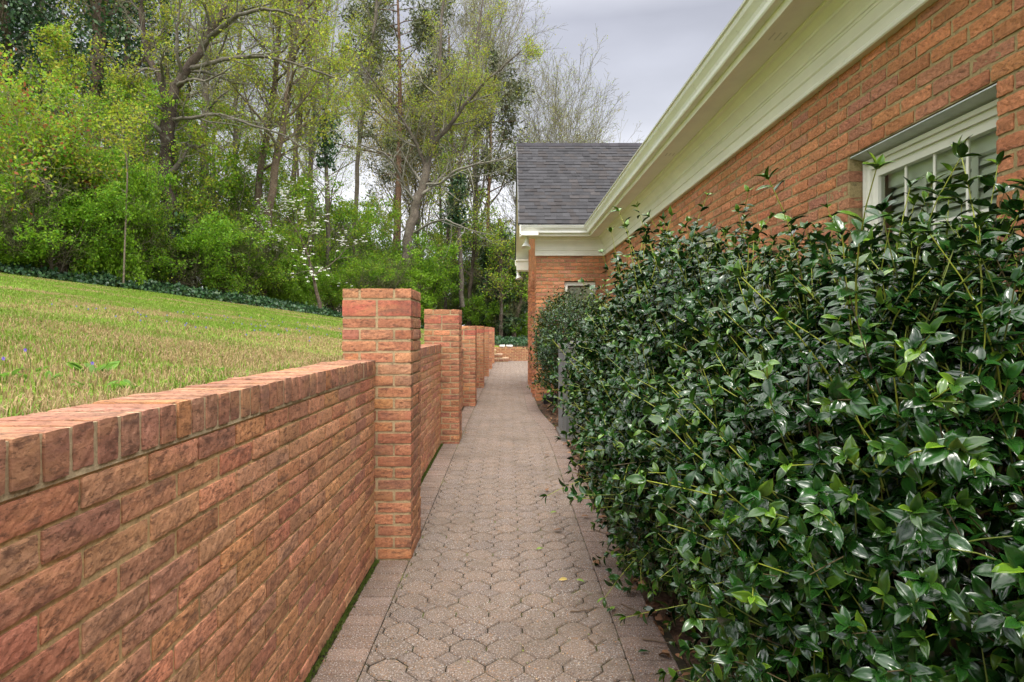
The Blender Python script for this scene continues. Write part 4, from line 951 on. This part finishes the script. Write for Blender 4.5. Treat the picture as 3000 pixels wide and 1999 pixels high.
def make_tree(name, label, cat, base, P, seed, H, r0, leaf=None, lean=(0, 0), custom=None, ivy=None, group=None, extra=None):
    t = thing(name, label, cat, tuple(base), group); G_ = Grow(seed, P)
    if custom: custom(G_, base)
    else: G_.branch(tuple(base), vn((lean[0], lean[1], 1)), H, r0, 0)
    g = G(); tubes(g, G_.lines); g.build('trunk', M['bark'], t, smooth=True)
    if leaf:
        g = G(); pts = [p for p, l in G_.tips]; r = rs(seed)
        keep = r.rand(len(pts)) < leaf.get('keep', 1); A_ = np.array(pts)[keep]
        cl = fbm(A_*leaf.get('fq', .45)+seed, 2); A_ = A_[cl > leaf.get('gap', 0)]
        if len(A_):
            leaf_quads(g, A_, leaf['n'], leaf['spread'], leaf['size'], leaf['cols'], seed+1, droop=leaf.get('droop', 0), elong=leaf.get('elong', 1.5)); g.build('crown', M[leaf.get('mat', 'leaf')], t)
    if ivy:
        r = rs(seed+9); g = G(); z0, z1, rr, n, line = ivy
        tt = r.uniform(z0, z1, n); pl = np.array(line if line is not None else G_.lines[0][0]); zz = pl[:, 2]
        cx = np.interp(base[2]+tt, zz, pl[:, 0]); cy = np.interp(base[2]+tt, zz, pl[:, 1]); az = r.rand(n)*6.28
        cl = fbm(np.stack([np.cos(az)*1.2, np.sin(az)*1.2, tt*.8], -1)+seed, 3); rad = rr*(.25+1.3*np.clip((cl-.3)*2.2, 0, 1.4))*np.sqrt(r.rand(n))
        pts = np.stack([cx+np.cos(az)*rad, cy+np.sin(az)*rad, base[2]+tt-rad*.2], -1)
        leaf_quads(g, pts, 1, .03, .12, DG+[(.06, .12, .035)], seed+10, droop=.6, elong=1.2); g.build('ivy', M['ivy'], t)
    return t
def gb(px, Y):                                  # ground point below a photo column at depth Y
    x = (px-PX0)*Y/F; return (x, Y, float(lawnz(np.array([x]), np.array([Y]))[0])-.05)
def along(G_, base, pix, Y, r0, r1, lev=0, kids=None, t0=.2, dy=0):      # a trunk or limb through points read off the photo, at real depth
    pts = [at(px, py, Y+dy*i/(len(pix)-1)) for i, (px, py) in enumerate(pix)]
    P_ = np.array(pts); f = np.linspace(0, len(P_)-1, 4*(len(P_)-1)+1); rr = G_.r
    Q = np.stack([np.interp(f, range(len(P_)), P_[:, i]) for i in range(3)], -1)
    for _ in range(2): Q[1:-1] = (Q[:-2]+2*Q[1:-1]+Q[2:])/4
    Q[1:-1] += np.array([[rr.gauss(0, .5*r0*.35) for _ in range(3)] for _ in range(len(Q)-2)])
    rad = list(np.linspace(r0, r1, len(Q))); pts = [tuple(q) for q in Q]
    G_.lines.append((pts, rad, G_.P['sides'][lev], G_.bark(lev)))
    L = float(np.linalg.norm(np.diff(Q, axis=0), axis=1).sum())
    if kids is not None:
        k0 = G_.P['k'][lev]; G_.P['k'] = list(G_.P['k']); G_.P['k'][lev] = kids; G_.kids(pts, rad, min(L, 6), lev, t0); G_.P['k'][lev] = k0
    return pts

# --- the old oak left of centre with forked, lichen-grey limbs
def oak(G_, b):
    Y = 18.5
    along(G_, b, [(490, 860), (492, 700), (488, 560), (486, 420), (495, 300)], Y, .235, .20, 0, 5, .45)
    along(G_, b, [(492, 300), (470, 225), (440, 180), (418, 100), (412, -40), (415, -160)], Y, .12, .06, 0, 12, .1)
    along(G_, b, [(495, 300), (520, 240), (560, 190), (600, 120), (655, 40), (700, -80), (730, -200)], Y, .15, .07, 0, 12, .1, .6)
    along(G_, b, [(560, 200), (650, 175), (760, 160), (860, 185), (940, 215), (1010, 235)], Y, .07, .02, 1, 12, .1, -1)
    along(G_, b, [(610, 110), (700, 40), (780, 25), (850, 40), (930, 60)], Y, .065, .02, 1, 11, .1, -1.5)
    along(G_, b, [(500, 350), (570, 345), (640, 330), (740, 370), (820, 390), (900, 440)], Y, .06, .018, 1, 12, .1, -1)
    along(G_, b, [(500, 440), (530, 420), (575, 432), (615, 418), (660, 440)], Y, .07, .02, 1, 7, .2, .5)
    along(G_, b, [(488, 330), (430, 290), (380, 250), (340, 180), (300, 150)], Y, .05, .015, 1, 9, .2, -.8)
    along(G_, b, [(520, 250), (560, 230), (600, 240), (650, 215), (690, 190)], Y, .05, .015, 1, 8, .2, -1.2)
make_tree('oak_tree', 'gnarled forked oak with crooked lichen-grey limbs and sparse yellow-green leaves', 'tree', gb(490, 18.5),
          params(wob=[.05, .2, .22, .24, .25], n=[10, 8, 6, 4, 3], k=[10, 9, 7, 4], ratio=[.40, .42, .42, .5], bark=[(.075, .058, .045), (.13, .115, .09), (.19, .18, .145), (.18, .16, .11), (.16, .15, .08)]),
          301, 1, 1, dict(n=1, spread=.08, size=.058, cols=YG, keep=.46, gap=.40), custom=oak, ivy=(.2, 2.6, .5, 900, None))
# --- thick vine-hung trunk at the left
def bigtrunk(G_, b):
    Y = 19.5
    along(G_, b, [(252, 860), (262, 650), (272, 480), (268, 330), (285, 160), (300, 0), (318, -200), (330, -420)], Y, .24, .15, 0, 9, .55)
    along(G_, b, [(200, 650), (215, 520), (222, 400), (245, 260), (275, 200)], Y+.4, .05, .03, 1, 5, .2)
make_tree('forest_tree', 'thick straight trunk hung with shaggy vines, left of the forked oak', 'tree', gb(252, 19.5), params(bark=[(.14, .10, .075), (.14, .11, .08), (.16, .14, .1), (.15, .13, .09)]), 302, 1, 1,
          dict(n=2, spread=.12, size=.055, cols=YG, keep=.4, gap=.42), custom=bigtrunk, ivy=(6, 14, .9, 2600, None))
# --- ivy-clad trunks, top left
for k, (px, Y, H, lb, lean) in enumerate(((70, 21, 16, 'dark ivy-smothered tree at the top left corner of the wood', .02), (185, 24, 17, 'ivy-covered tree between the left corner and the vine-hung trunk', -.02), (420, 25, 17, 'ivy-covered tree half hidden behind the forked oak', .0), (545, 27, 18, 'slim ivy-wrapped tree just right of the forked oak', .03))):
    make_tree('ivy_tree', lb, 'tree', gb(px, Y), params(k=[12, 7, 5, 3]), 310+k, H, .22, dict(n=2, spread=.18, size=.075, cols=DG+YG[:1], keep=.55, gap=.42), lean=(lean, 0), ivy=(2.5, H*.92, 2.3 if k < 2 else 1.1, 17000 if k < 2 else 6500, None))
# --- leaning tall pair and straight greys right of the oak
def straight(pix, Y, r0, kids, extra=()):
    def f(G_, b):
        along(G_, b, pix, Y, r0, r0*.45, 0, kids, .4)
        for (pp, rr, kk) in extra: along(G_, b, pp, Y, rr, .02, 1, kk, .15)
    return f
TT = [([(592, 800), (598, 560), (600, 400), (606, 200), (618, 0), (630, -300)], 23, .17, 'straight pale grey trunk directly right of the oak limb', BKG),
      ([(768, 900), (772, 760), (800, 560), (832, 330), (862, 120), (890, -60), (910, -300)], 21, .155, 'tall trunk leaning right, left one of the leaning pair by the dogwood', BK),
      ([(775, 900), (768, 760), (752, 600), (775, 420), (806, 250), (815, 80), (822, -240)], 21.5, .15, 'upright trunk behind the leaning one in the pair by the dogwood', BK),
      ([(700, 820), (690, 600), (688, 380), (700, 150), (710, -200)], 27, .13, 'slim upright trunk midway between oak and leaning pair', BKG),
      ([(845, 860), (850, 640), (868, 420), (895, 220), (930, 0), (960, -250)], 27, .13, 'slender trunk right of the leaning pair, curving right near its top', BK),
      ([(905, 860), (900, 640), (910, 430), (925, 200), (930, -150)], 31, .14, 'slender straight trunk above the white dogwood', BKG),
      ([(1035, 870), (1040, 650), (1050, 430), (1075, 240), (1100, 60), (1120, -160)], 33, .14, 'slender trunk between dogwood and the big spreading tree', BKG)]
for k, (pix, Y, r0, lb, bk) in enumerate(TT):
    make_tree('forest_tree', lb, 'tree', gb(pix[0][0], Y), params(k=[22, 9, 6, 4], ratio=[.42, .45, .45, .5], ang=[.95, .8, .75, .7], t0=[.4, .2, .15, .1], bark=bk), 320+k, 1, 1,
              dict(n=1, spread=.10, size=.055, cols=YG, keep=.6, gap=.39), custom=straight(pix, Y, r0, 24))
def whip(G_, b): along(G_, b, [(362, 830), (368, 640), (374, 500), (364, 420), (352, 360)], 15.2, .022, .008, 1, 8, .35)
make_tree('sapling', 'thin pale sapling stem standing in front of the forked oak', 'tree', gb(362, 15.2), params(bark=[(.15, .12, .09)], ratio=[.3, .3, .4, .5]), 340, 1, 1, dict(n=2, spread=.08, size=.05, cols=YG, keep=.9), custom=whip)
for k, (pix, Y, r0, lb) in enumerate((([(1304, 960), (1306, 820), (1312, 640), (1330, 420)], 34, .11, 'dark slender trunk standing above the second pillar'),
        ([(1372, 960), (1376, 860), (1392, 700), (1400, 560)], 33, .13, 'dark trunk leaning right just above the third pillar'),
        ([(1420, 965), (1432, 860), (1452, 760), (1462, 640)], 35, .10, 'thin dark trunk between fourth pillar and the house wing'),
        ([(1466, 1000), (1468, 920), (1466, 820), (1470, 700)], 31.5, .12, 'upright dark trunk rising behind the white stones on the far wall'),
        ([(1500, 1000), (1512, 930), (1530, 860), (1538, 760)], 32, .14, 'trunk leaning right behind the far wall, close to the wing corner'))):
    make_tree('forest_tree', lb, 'tree', gb(pix[0][0], Y), params(k=[10, 7, 5, 3], ratio=[.4, .45, .45, .5], t0=[.35, .2, .15, .1], rmin=.006, bark=[(.09, .07, .05), (.11, .09, .06)]), 335+k, 1, 1, dict(n=2, spread=.14, size=.065, cols=GR+YG, keep=.5, gap=.4), custom=straight(pix, Y, r0, 12))
# --- big spreading tree in the middle
def spread(G_, b):
    Y = 29
    along(G_, b, [(1180, 900), (1186, 780), (1198, 680), (1222, 600), (1245, 520), (1262, 430)], Y, .27, .17, 0, 4, .6)
    along(G_, b, [(1262, 430), (1310, 380), (1360, 310), (1420, 240), (1480, 190), (1525, 150)], Y, .12, .03, 0, 17, .1, -2)
    along(G_, b, [(1262, 430), (1275, 330), (1290, 230), (1290, 120), (1300, 0), (1310, -120)], Y, .12, .04, 0, 14, .1, 1)
    along(G_, b, [(1250, 500), (1225, 430), (1195, 380), (1160, 320), (1110, 260), (1060, 190)], Y, .10, .03, 0, 13, .1, -1)
    along(G_, b, [(1225, 600), (1190, 560), (1170, 510), (1150, 470), (1110, 440), (1050, 420)], Y, .085, .025, 1, 13, .1, -2)
    along(G_, b, [(1240, 540), (1290, 540), (1330, 500), (1400, 480), (1460, 470), (1530, 440)], Y, .075, .02, 1, 14, .1, -2)
    along(G_, b, [(1275, 350), (1340, 270), (1380, 180), (1400, 90), (1420, -20), (1425, -120)], Y, .085, .025, 0, 14, .1, 1)
    along(G_, b, [(1200, 690), (1250, 660), (1300, 640), (1340, 660), (1400, 680), (1450, 690)], Y, .06, .015, 1, 11, .2, -3)
make_tree('spreading_tree', 'big spreading tree in the middle with many pale upswept branches, barely leafed', 'tree', gb(1180, 29), params(k=[13, 9, 7, 4], ratio=[.38, .46, .45, .5], bark=[(.12, .10, .08), (.19, .175, .145), (.25, .24, .20), (.21, .20, .14), (.17, .16, .085)]), 350, 1, 1,
          dict(n=1, spread=.12, size=.055, cols=YG+[(.3, .29, .06)], keep=.38, gap=.40), custom=spread)
# --- pines behind it
def pine(label, px, Y, H, r0, seed, top):
    P = params(k=[34, 6, 4], max=3, leaf_lev=2, ratio=[.20, .5, .45, .4], t0=[top, .35, .2, .1], ang=[1.2, .8, .7, .7], up=[.0, .03, .05, 0], n=[12, 6, 4, 3], wob=[.02, .1, .15, .2], fall=[.45, .4, .3, .3], bark=[(.17, .10, .065), (.14, .1, .07), (.12, .09, .06)], rmin=.005)
    return make_tree('pine_tree', label, 'tree', gb(px, Y), P, seed, H, r0, dict(n=9, spread=.18, size=.085, cols=PN, elong=3.2, keep=.75 if seed == 361 else .4, gap=.42, mat='ivy'))
pine('tall pine with dark needle clumps rising behind the big spreading tree', 1165, 37, 21, .24, 361, .42)
pine('second pine, shorter, right of the tall pine and left of the roof', 1330, 44, 21, .22, 362, .45)
pine('pine with reddish trunk leaning next to the grey roof', 1430, 36, 15, .16, 363, .5)
# --- bare fan-shaped tree behind the roof, and others on the skyline
fan = params(rmin=.0065, k=[20, 10, 7, 5], t0=[.12, .12, .1, .1], ang=[.55, .5, .5, .55], ratio=[.80, .55, .5, .5], fall=[.35, .35, .3, .3], up=[.02, .10, .07, .05, .02], wob=[.03, .08, .1, .14, .2], taper=[.8, .8, .8, .8, .8], bark=[(.17, .15, .125), (.19, .17, .14), (.2, .18, .14), (.2, .18, .12), (.19, .18, .09)])
make_tree('bare_tree', 'rounded fan-shaped bare tree showing above the grey roof ridge', 'tree', gb(1640, 41), dict(fan, k=[27, 11, 7, 5]), 371, 10.8, .22, dict(n=1, spread=.1, size=.055, cols=YG, keep=.3, gap=.3))
make_tree('bare_tree', 'tall bare tree reaching highest against the sky, left of the fan-shaped one', 'tree', gb(1390, 39), dict(fan, ang=[.5, .45, .5, .55], t0=[.3, .15, .1, .1], ratio=[.55, .5, .5, .5], k=[20, 10, 7, 5]), 372, 19, .26, dict(n=1, spread=.12, size=.06, cols=YG, keep=.35, gap=.35))
make_tree('bare_tree', 'yellow-budding bare tree behind the leaning pair of trunks', 'tree', gb(900, 40), dict(fan, t0=[.35, .15, .1, .1], ratio=[.5, .5, .5, .5], k=[13, 8, 6, 4]), 373, 24, .24, dict(n=1, spread=.12, size=.07, cols=YG, keep=.5, gap=.3))
make_tree('bare_tree', 'pale golden-leafed tree glowing low behind the big spreading tree', 'tree', gb(1240, 46), dict(fan, t0=[.25, .15, .1, .1], k=[18, 8, 6, 4]), 374, 13, .2, dict(n=4, spread=.25, size=.09, cols=[(.36, .30, .06), (.42, .33, .08), (.32, .30, .06)], keep=.8))
# ivy-clad stump tree by the roof
def ivs(G_, b): along(G_, b, [(1355, 900), (1350, 740), (1335, 600), (1345, 480), (1380, 360), (1400, 260)], 31, .13, .04, 0, 12, .55)
make_tree('ivy_tree', 'crooked tree with a dense ivy clump halfway up, left of the grey roof', 'tree', gb(1355, 31), params(bark=BKG), 381, 1, 1, dict(n=1, spread=.1, size=.06, cols=YG, keep=.5), custom=ivs, ivy=(5.6, 8.2, .62, 3000, None))
def ivs2(G_, b): along(G_, b, [(965, 900), (962, 700), (955, 500), (950, 380), (955, 300), (975, 150)], 26, .10, .04, 0, 12, .55)
make_tree('ivy_tree', 'slim tree with a small dark ivy clump high up, above the dogwood', 'tree', gb(965, 26), params(bark=BKG), 382, 1, 1, dict(n=1, spread=.1, size=.06, cols=YG, keep=.5), custom=ivs2, ivy=(6.6, 8.9, .6, 900, None))
# cedar beside the wing
ced = params(k=[60, 7, 4], max=3, leaf_lev=2, ratio=[.26, .5, .45, .4], t0=[.06, .2, .2, .1], ang=[1.15, .7, .7, .7], up=[0, .05, .03, 0], n=[10, 5, 4, 3], fall=[.7, .4, .3, .3], wob=[.02, .1, .15, .2])
make_tree('cedar_tree', 'dark green cedar beside the gable end of the house', 'tree', gb(1478, 33), ced, 391, 5.4, .10, dict(n=6, spread=.13, size=.09, cols=[(.05, .095, .035), (.07, .12, .04), (.035, .07, .03)], elong=2.4, mat='ivy', keep=.8))
make_tree('cedar_tree', 'brownish cedar thicket tree behind the third pillar', 'tree', gb(1405, 38), ced, 392, 4.2, .09, dict(n=4, spread=.15, size=.09, cols=[(.10, .12, .04), (.12, .13, .05), (.07, .095, .035)], elong=2.4, mat='ivy', keep=.5))
# dogwood in flower
dog = params(k=[11, 8, 5], max=3, leaf_lev=3, ratio=[.6, .45, .45, .4], t0=[.3, .3, .2, .1], ang=[1.05, .7, .7, .7], up=[.02, .02, .02, 0], n=[8, 7, 5, 3], fall=[.35, .3, .3, .3], wob=[.1, .14, .16, .2])
t = make_tree('dogwood_tree', 'white-flowering dogwood at the lawn edge left of the nearest pillar', 'tree', gb(940, 20.6), dog, 401, 3.6, .07, dict(n=1, spread=.1, size=.05, cols=GR, keep=.6))
G_ = Grow(401, dog); G_.branch(gb(940, 20.6), (0, 0, 1), 3.6, .07, 0); pts = np.array([p for p, l in G_.tips]); r = rs(402)
pts = pts[fbm(pts*1.1, 2) > .47]; pts = pts[r.rand(len(pts)) < .42]; g = G()
for k in range(4):
    a = k*1.571; n = len(pts); d_ = np.stack([np.full(n, math.cos(a)), np.full(n, math.sin(a)*.8-.25), np.full(n, .15)], -1)+r.randn(n, 3)*.2
    leaves(g, pts, d_, norm(np.array([0, -.55, .9])+r.randn(n, 3)*.15), r.uniform(.038, .06, n), np.full(n, 2.0), np.tile((.78, .77, .70), (n, 1)), 0)
g.build('blossom', M['petal'], t)
# near left: bronze-leafed tall shrub with pale twigs
brz = params(k=[9, 7, 5], max=3, leaf_lev=2, sides=[6, 5, 4, 3], ratio=[.5, .5, .45, .4], t0=[.25, .2, .2, .1], ang=[.55, .6, .7, .7], up=[.03, .03, .03, 0], n=[9, 7, 5, 3], fall=[.4, .3, .3, .3], wob=[.07, .14, .16, .2], bark=[(.27, .23, .19), (.30, .26, .21), (.28, .23, .17)])
def multi(nst, Hs, rad, sp):
    def f(G_, b):
        for k in range(nst):
            a = k*2.4+G_.r.random(); q = (b[0]+math.cos(a)*sp*.25, b[1]+math.sin(a)*sp*.25, b[2])
            G_.branch(q, vn((math.cos(a)*sp, math.sin(a)*sp, 1)), Hs*G_.r.uniform(.65, 1.1), rad*G_.r.uniform(.6, 1.1), 0)
    return f
make_tree('tall_shrub', 'tall shrub with pale grey twigs and bronze new leaves at the left edge', 'shrub', gb(95, 15.0), brz, 411, 1, 1, dict(n=3, spread=.12, size=.06, cols=GR+YG+[(.30, .10, .04)], keep=.75, gap=.36), custom=multi(8, 3.9, .020, .34))
# --- understory shrubs: four kinds, copied along the wood's edge
us = params(rmin=.004, k=[9, 7, 5], max=3, leaf_lev=2, sides=[5, 4, 3, 3], ratio=[.42, .5, .45, .4], t0=[.12, .15, .15, .1], ang=[.8, .8, .8, .7], up=[.02, .0, -.01, 0], n=[9, 6, 4, 3], fall=[.35, .3, .3, .3], wob=[.1, .15, .2, .2], taper=[.8]*5, bark=[(.10, .085, .06), (.12, .10, .065), (.12, .13, .05)])
PRO = []
for k, (nst, Hs, cols, nl, sz) in enumerate(((10, 2.5, GR, 4, .042), (8, 3.4, GR+YG[:1], 3, .045), (12, 1.6, [(.19, .35, .02), (.24, .40, .025), (.15, .29, .02)], 4, .038), (7, 4.2, GR+DG[:2], 3, .048))):
    PRO.append((nst, Hs, cols, nl, sz))
USL = [(30, 13.2, 2, 1.0, 'low bright green shrub at the left edge of the lawn'), (150, 13.6, 0, .9, 'feathery green shrub under the bronze-leafed shrub'), (-60, 14.2, 1, 1.0, 'green shrub cut by the left edge of the photo'),
       (235, 15.0, 0, 1.0, 'spreading green shrub at the foot of the vine-hung trunk'), (320, 14.9, 2, .95, 'low bright shrub left of the thin pale sapling'), (420, 16.2, 1, .85, 'yellow-tinged green shrub between sapling and forked oak'),
       (545, 16.9, 0, .95, 'bright green shrub right of the forked oak trunk base'), (640, 18.3, 0, 1.0, 'wide green shrub leaning over the ivy bank right of the oak'), (700, 18.6, 1, .8, 'loose green shrub left of the leaning trunk pair'),
       (690, 22, 3, .9, 'taller green thicket shrub behind the leaning trunk pair'), (815, 20.3, 2, 1.2, 'low green shrub right of the leaning trunk pair'), (870, 21.5, 0, .9, 'green shrub left of the white dogwood'),
       (1000, 23.5, 1, .9, 'green shrub right of the white dogwood, over the nearest pillar'), (1085, 25.5, 0, 1.25, 'broad fresh green shrub behind the nearest pillar'), (1150, 27, 2, 1.6, 'bright low shrub showing right of the nearest pillar'),
       (1235, 30, 0, 1.25, 'fresh green shrub above the second pillar'), (1320, 33, 3, .75, 'taller fresh green shrub above the third pillar'), (1395, 34, 0, .95, 'rounded fresh green shrub behind the fourth pillar'), (1465, 31, 0, 1.2, 'lime green shrub beside the house wing, over the far steps'),
       (1530, 32, 2, 1.1, 'lime green shrub touching the wing corner above the far wall'), (1600, 36, 0, 1.3, 'green shrub hidden mostly by the house wing')]
pro = {}
for (px, Y, kd, s, lb) in USL:
    b = gb(px, Y+1.3)
    if kd not in pro:
        nst, Hs, cols, nl, sz = PRO[kd]
        pro[kd] = make_tree('shrub', lb, 'shrub', b, dict(us), 420+kd, 1, 1, dict(n=nl, spread=.055, size=sz*1.15, cols=cols, keep=.85, gap=.515, fq=1.15), custom=multi(nst, Hs, .028, .42), group='green shrubs along the wood edge')
        pro[kd].scale = (s, s, s)
    else: q_ = s*rnd.uniform(.8, 1.2); dup(pro[kd], b, rnd.uniform(0, 6.28), (q_, q_, q_*rnd.uniform(.8, 1.45)), lb)
# young trees filling the middle storey
yt = params(rmin=.0045, k=[20, 8, 5], max=3, leaf_lev=2, sides=[6, 4, 3, 3], ratio=[.42, .5, .45, .4], t0=[.22, .15, .15, .1], ang=[.95, .8, .8, .7], up=[.02, .03, .0, 0], n=[10, 7, 4, 3], fall=[.6, .3, .3, .3], wob=[.06, .14, .2, .2], taper=[.85]*5)
YT = [(150, 16.5, 0, .72, 'young tree full of fresh green leaves beside the bronze-leafed shrub'), (-40, 17.5, 1, .7, 'young tree cut by the left edge of the photo, behind the low shrubs'), (215, 18.6, 1, 1.0, 'young yellow-green tree just left of the vine-hung trunk'), (345, 18.0, 0, .8, 'young green tree between vine-hung trunk and forked oak'), (420, 22, 1, 1.0, 'young yellow-green tree behind the thin pale sapling'),
      (575, 20.0, 0, .85, 'young green tree right beside the forked oak trunk'), (655, 21.5, 1, .9, 'young yellow-green tree in front of the slim upright trunk'), (735, 23, 0, .8, 'young green tree just left of the leaning trunk pair'), (830, 24, 1, .8, 'young yellow-green tree between leaning pair and dogwood'),
      (1020, 27, 0, .7, 'young green tree right behind the dogwood'), (1105, 30, 1, .85, 'young yellow-green tree left of the big spreading tree'), (1270, 34, 1, .7, 'young yellow-green tree right of the big spreading trunk')]
yp = {}
for (px, Y, kd, s, lb) in YT:
    b = gb(px, Y)
    if kd not in yp:
        yp[kd] = make_tree('young_tree', lb, 'tree', b, yt, 450+kd, 7.0, .05, dict(n=6, spread=.07, size=.06, cols=GR+YG[:2] if kd == 0 else YG+GR[:1], keep=.6, gap=.42, fq=.9), lean=(.05, 0), group='young trees of the middle storey'); yp[kd].scale = (s, s, s)
    else: dup(yp[kd], b, rnd.uniform(0, 6.28), s, lb)
# deeper thicket and far slender trees, indistinguishable from one another in the photo
DL = 'hazy green thicket shrub deep among the trunks of the wood'
for k in range(20):
    Y = rnd.uniform(21, 46); px = rnd.uniform(-250, 1500); x = (px-PX0)*Y/F
    if x > float(treeline(Y))-2.0 and Y < 33: continue
    r_ = dup(pro[rnd.choice([0, 1, 3, 3])], gb(px, Y), rnd.uniform(0, 6.28), rnd.uniform(1.0, 1.7), DL, 'thicket deep in the wood')
for px in (1205, 1275, 1335, 1390, 1440, 1490): dup(pro[rnd.choice([1, 3])], gb(px, rnd.uniform(37, 44)), rnd.uniform(0, 6.28), rnd.uniform(1.2, 1.7), DL, 'thicket deep in the wood')
ft = make_tree('far_tree', 'slender budding tree far back in the wood', 'tree', gb(640, 38), params(k=[22, 8, 5, 3], t0=[.3, .2, .15, .1], ratio=[.35, .45, .45, .5], bark=BKG), 441, 19, .17, dict(n=1, spread=.14, size=.07, cols=YG+GR[:1], keep=.4, gap=.40), group='slender trees far back in the wood')
ft2 = make_tree('far_tree', 'slender budding tree far back in the wood', 'tree', gb(330, 36), params(k=[18, 8, 6, 3], t0=[.4, .2, .15, .1], ratio=[.38, .45, .45, .5], bark=BK), 442, 17, .2, dict(n=1, spread=.16, size=.08, cols=GR+YG, keep=.5, gap=.40), group='slender trees far back in the wood')
for k in range(17):
    Y = rnd.uniform(32, 62); px = rnd.uniform(-300, 1480)
    dup(rnd.choice([ft, ft2]), gb(px, Y), rnd.uniform(0, 6.28), rnd.uniform(.7, 1.15))
# ivy bank along the wood's edge and on top of the far wall
g = G(); r = rs(95); n = 26000
Yi = r.uniform(9, 33, n); Xi = treeline(Yi)+.05+r.randn(n)*.33
n2 = 7000; Y2 = r.uniform(27.0, 31, n2); X2 = r.uniform(-1.2, 4, n2); Xi = np.r_[Xi, X2]; Yi = np.r_[Yi, Y2]
Zi = lawnz(Xi, Yi); hb = .08+.28*fbm(np.stack([Xi*1.3, Yi*1.3, Xi*0], -1), 2); rel = np.clip(1-np.abs(Xi-treeline(Yi)-.05)/1.0, .2, 1); rel[n:] = 1.2
P_ = np.stack([Xi, Yi, Zi+hb*rel*np.sqrt(r.rand(len(Xi)))], -1)
leaf_quads(g, P_, 1, .02, .085, DG+[(.035, .08, .035)], 96, elong=1.1); stuff(g.build('ivy_ground_cover', M['ivy']), 'dark ivy bank between lawn and wood', 'ivy')
# a pale house glimpsed far behind the trunks
fh = thing('distant_house', 'pale house with grey roof glimpsed through the trees beyond the dogwood', 'house', (-18, 56, 4))
hx0, hx1, hy0, hy1, hz = -24.5, -13.0, 56, 66, 9.0
g = G(); g.box((hx0, hy0, 1), (hx1, hy1, hz), (.52, .46, .36)); g.build('wall', mat('siding', .8, .3, noise=((3, .9, 1.1),)), fh)
g = G(); g.add([(hx0-.5, hy0-.5, hz-.1), (hx1+.5, hy0-.5, hz-.1), (hx1-2.5, 61, hz+3), (hx0+2.5, 61, hz+3), (hx0-.5, hy1+.5, hz-.1), (hx1+.5, hy1+.5, hz-.1)], [[0, 1, 2, 3], [5, 4, 3, 2]], [[1, 5, 2], [4, 0, 3]], col=(.11, .10, .10)); g.build('roof', M['shingle'], fh)
for k in range(4):
    g = G(); xw = hx0+1.2+k*2.7; g.box((xw, hy0-.06, 5.6), (xw+1.1, hy0-.01, 7.4), (.75, .74, .7)); wo = g.build('window', M['gutter'], fh); g = G(); g.box((xw+.1, hy0-.08, 5.7), (xw+1.0, hy0-.065, 7.3)); g.build('pane', M['plastic'], wo)
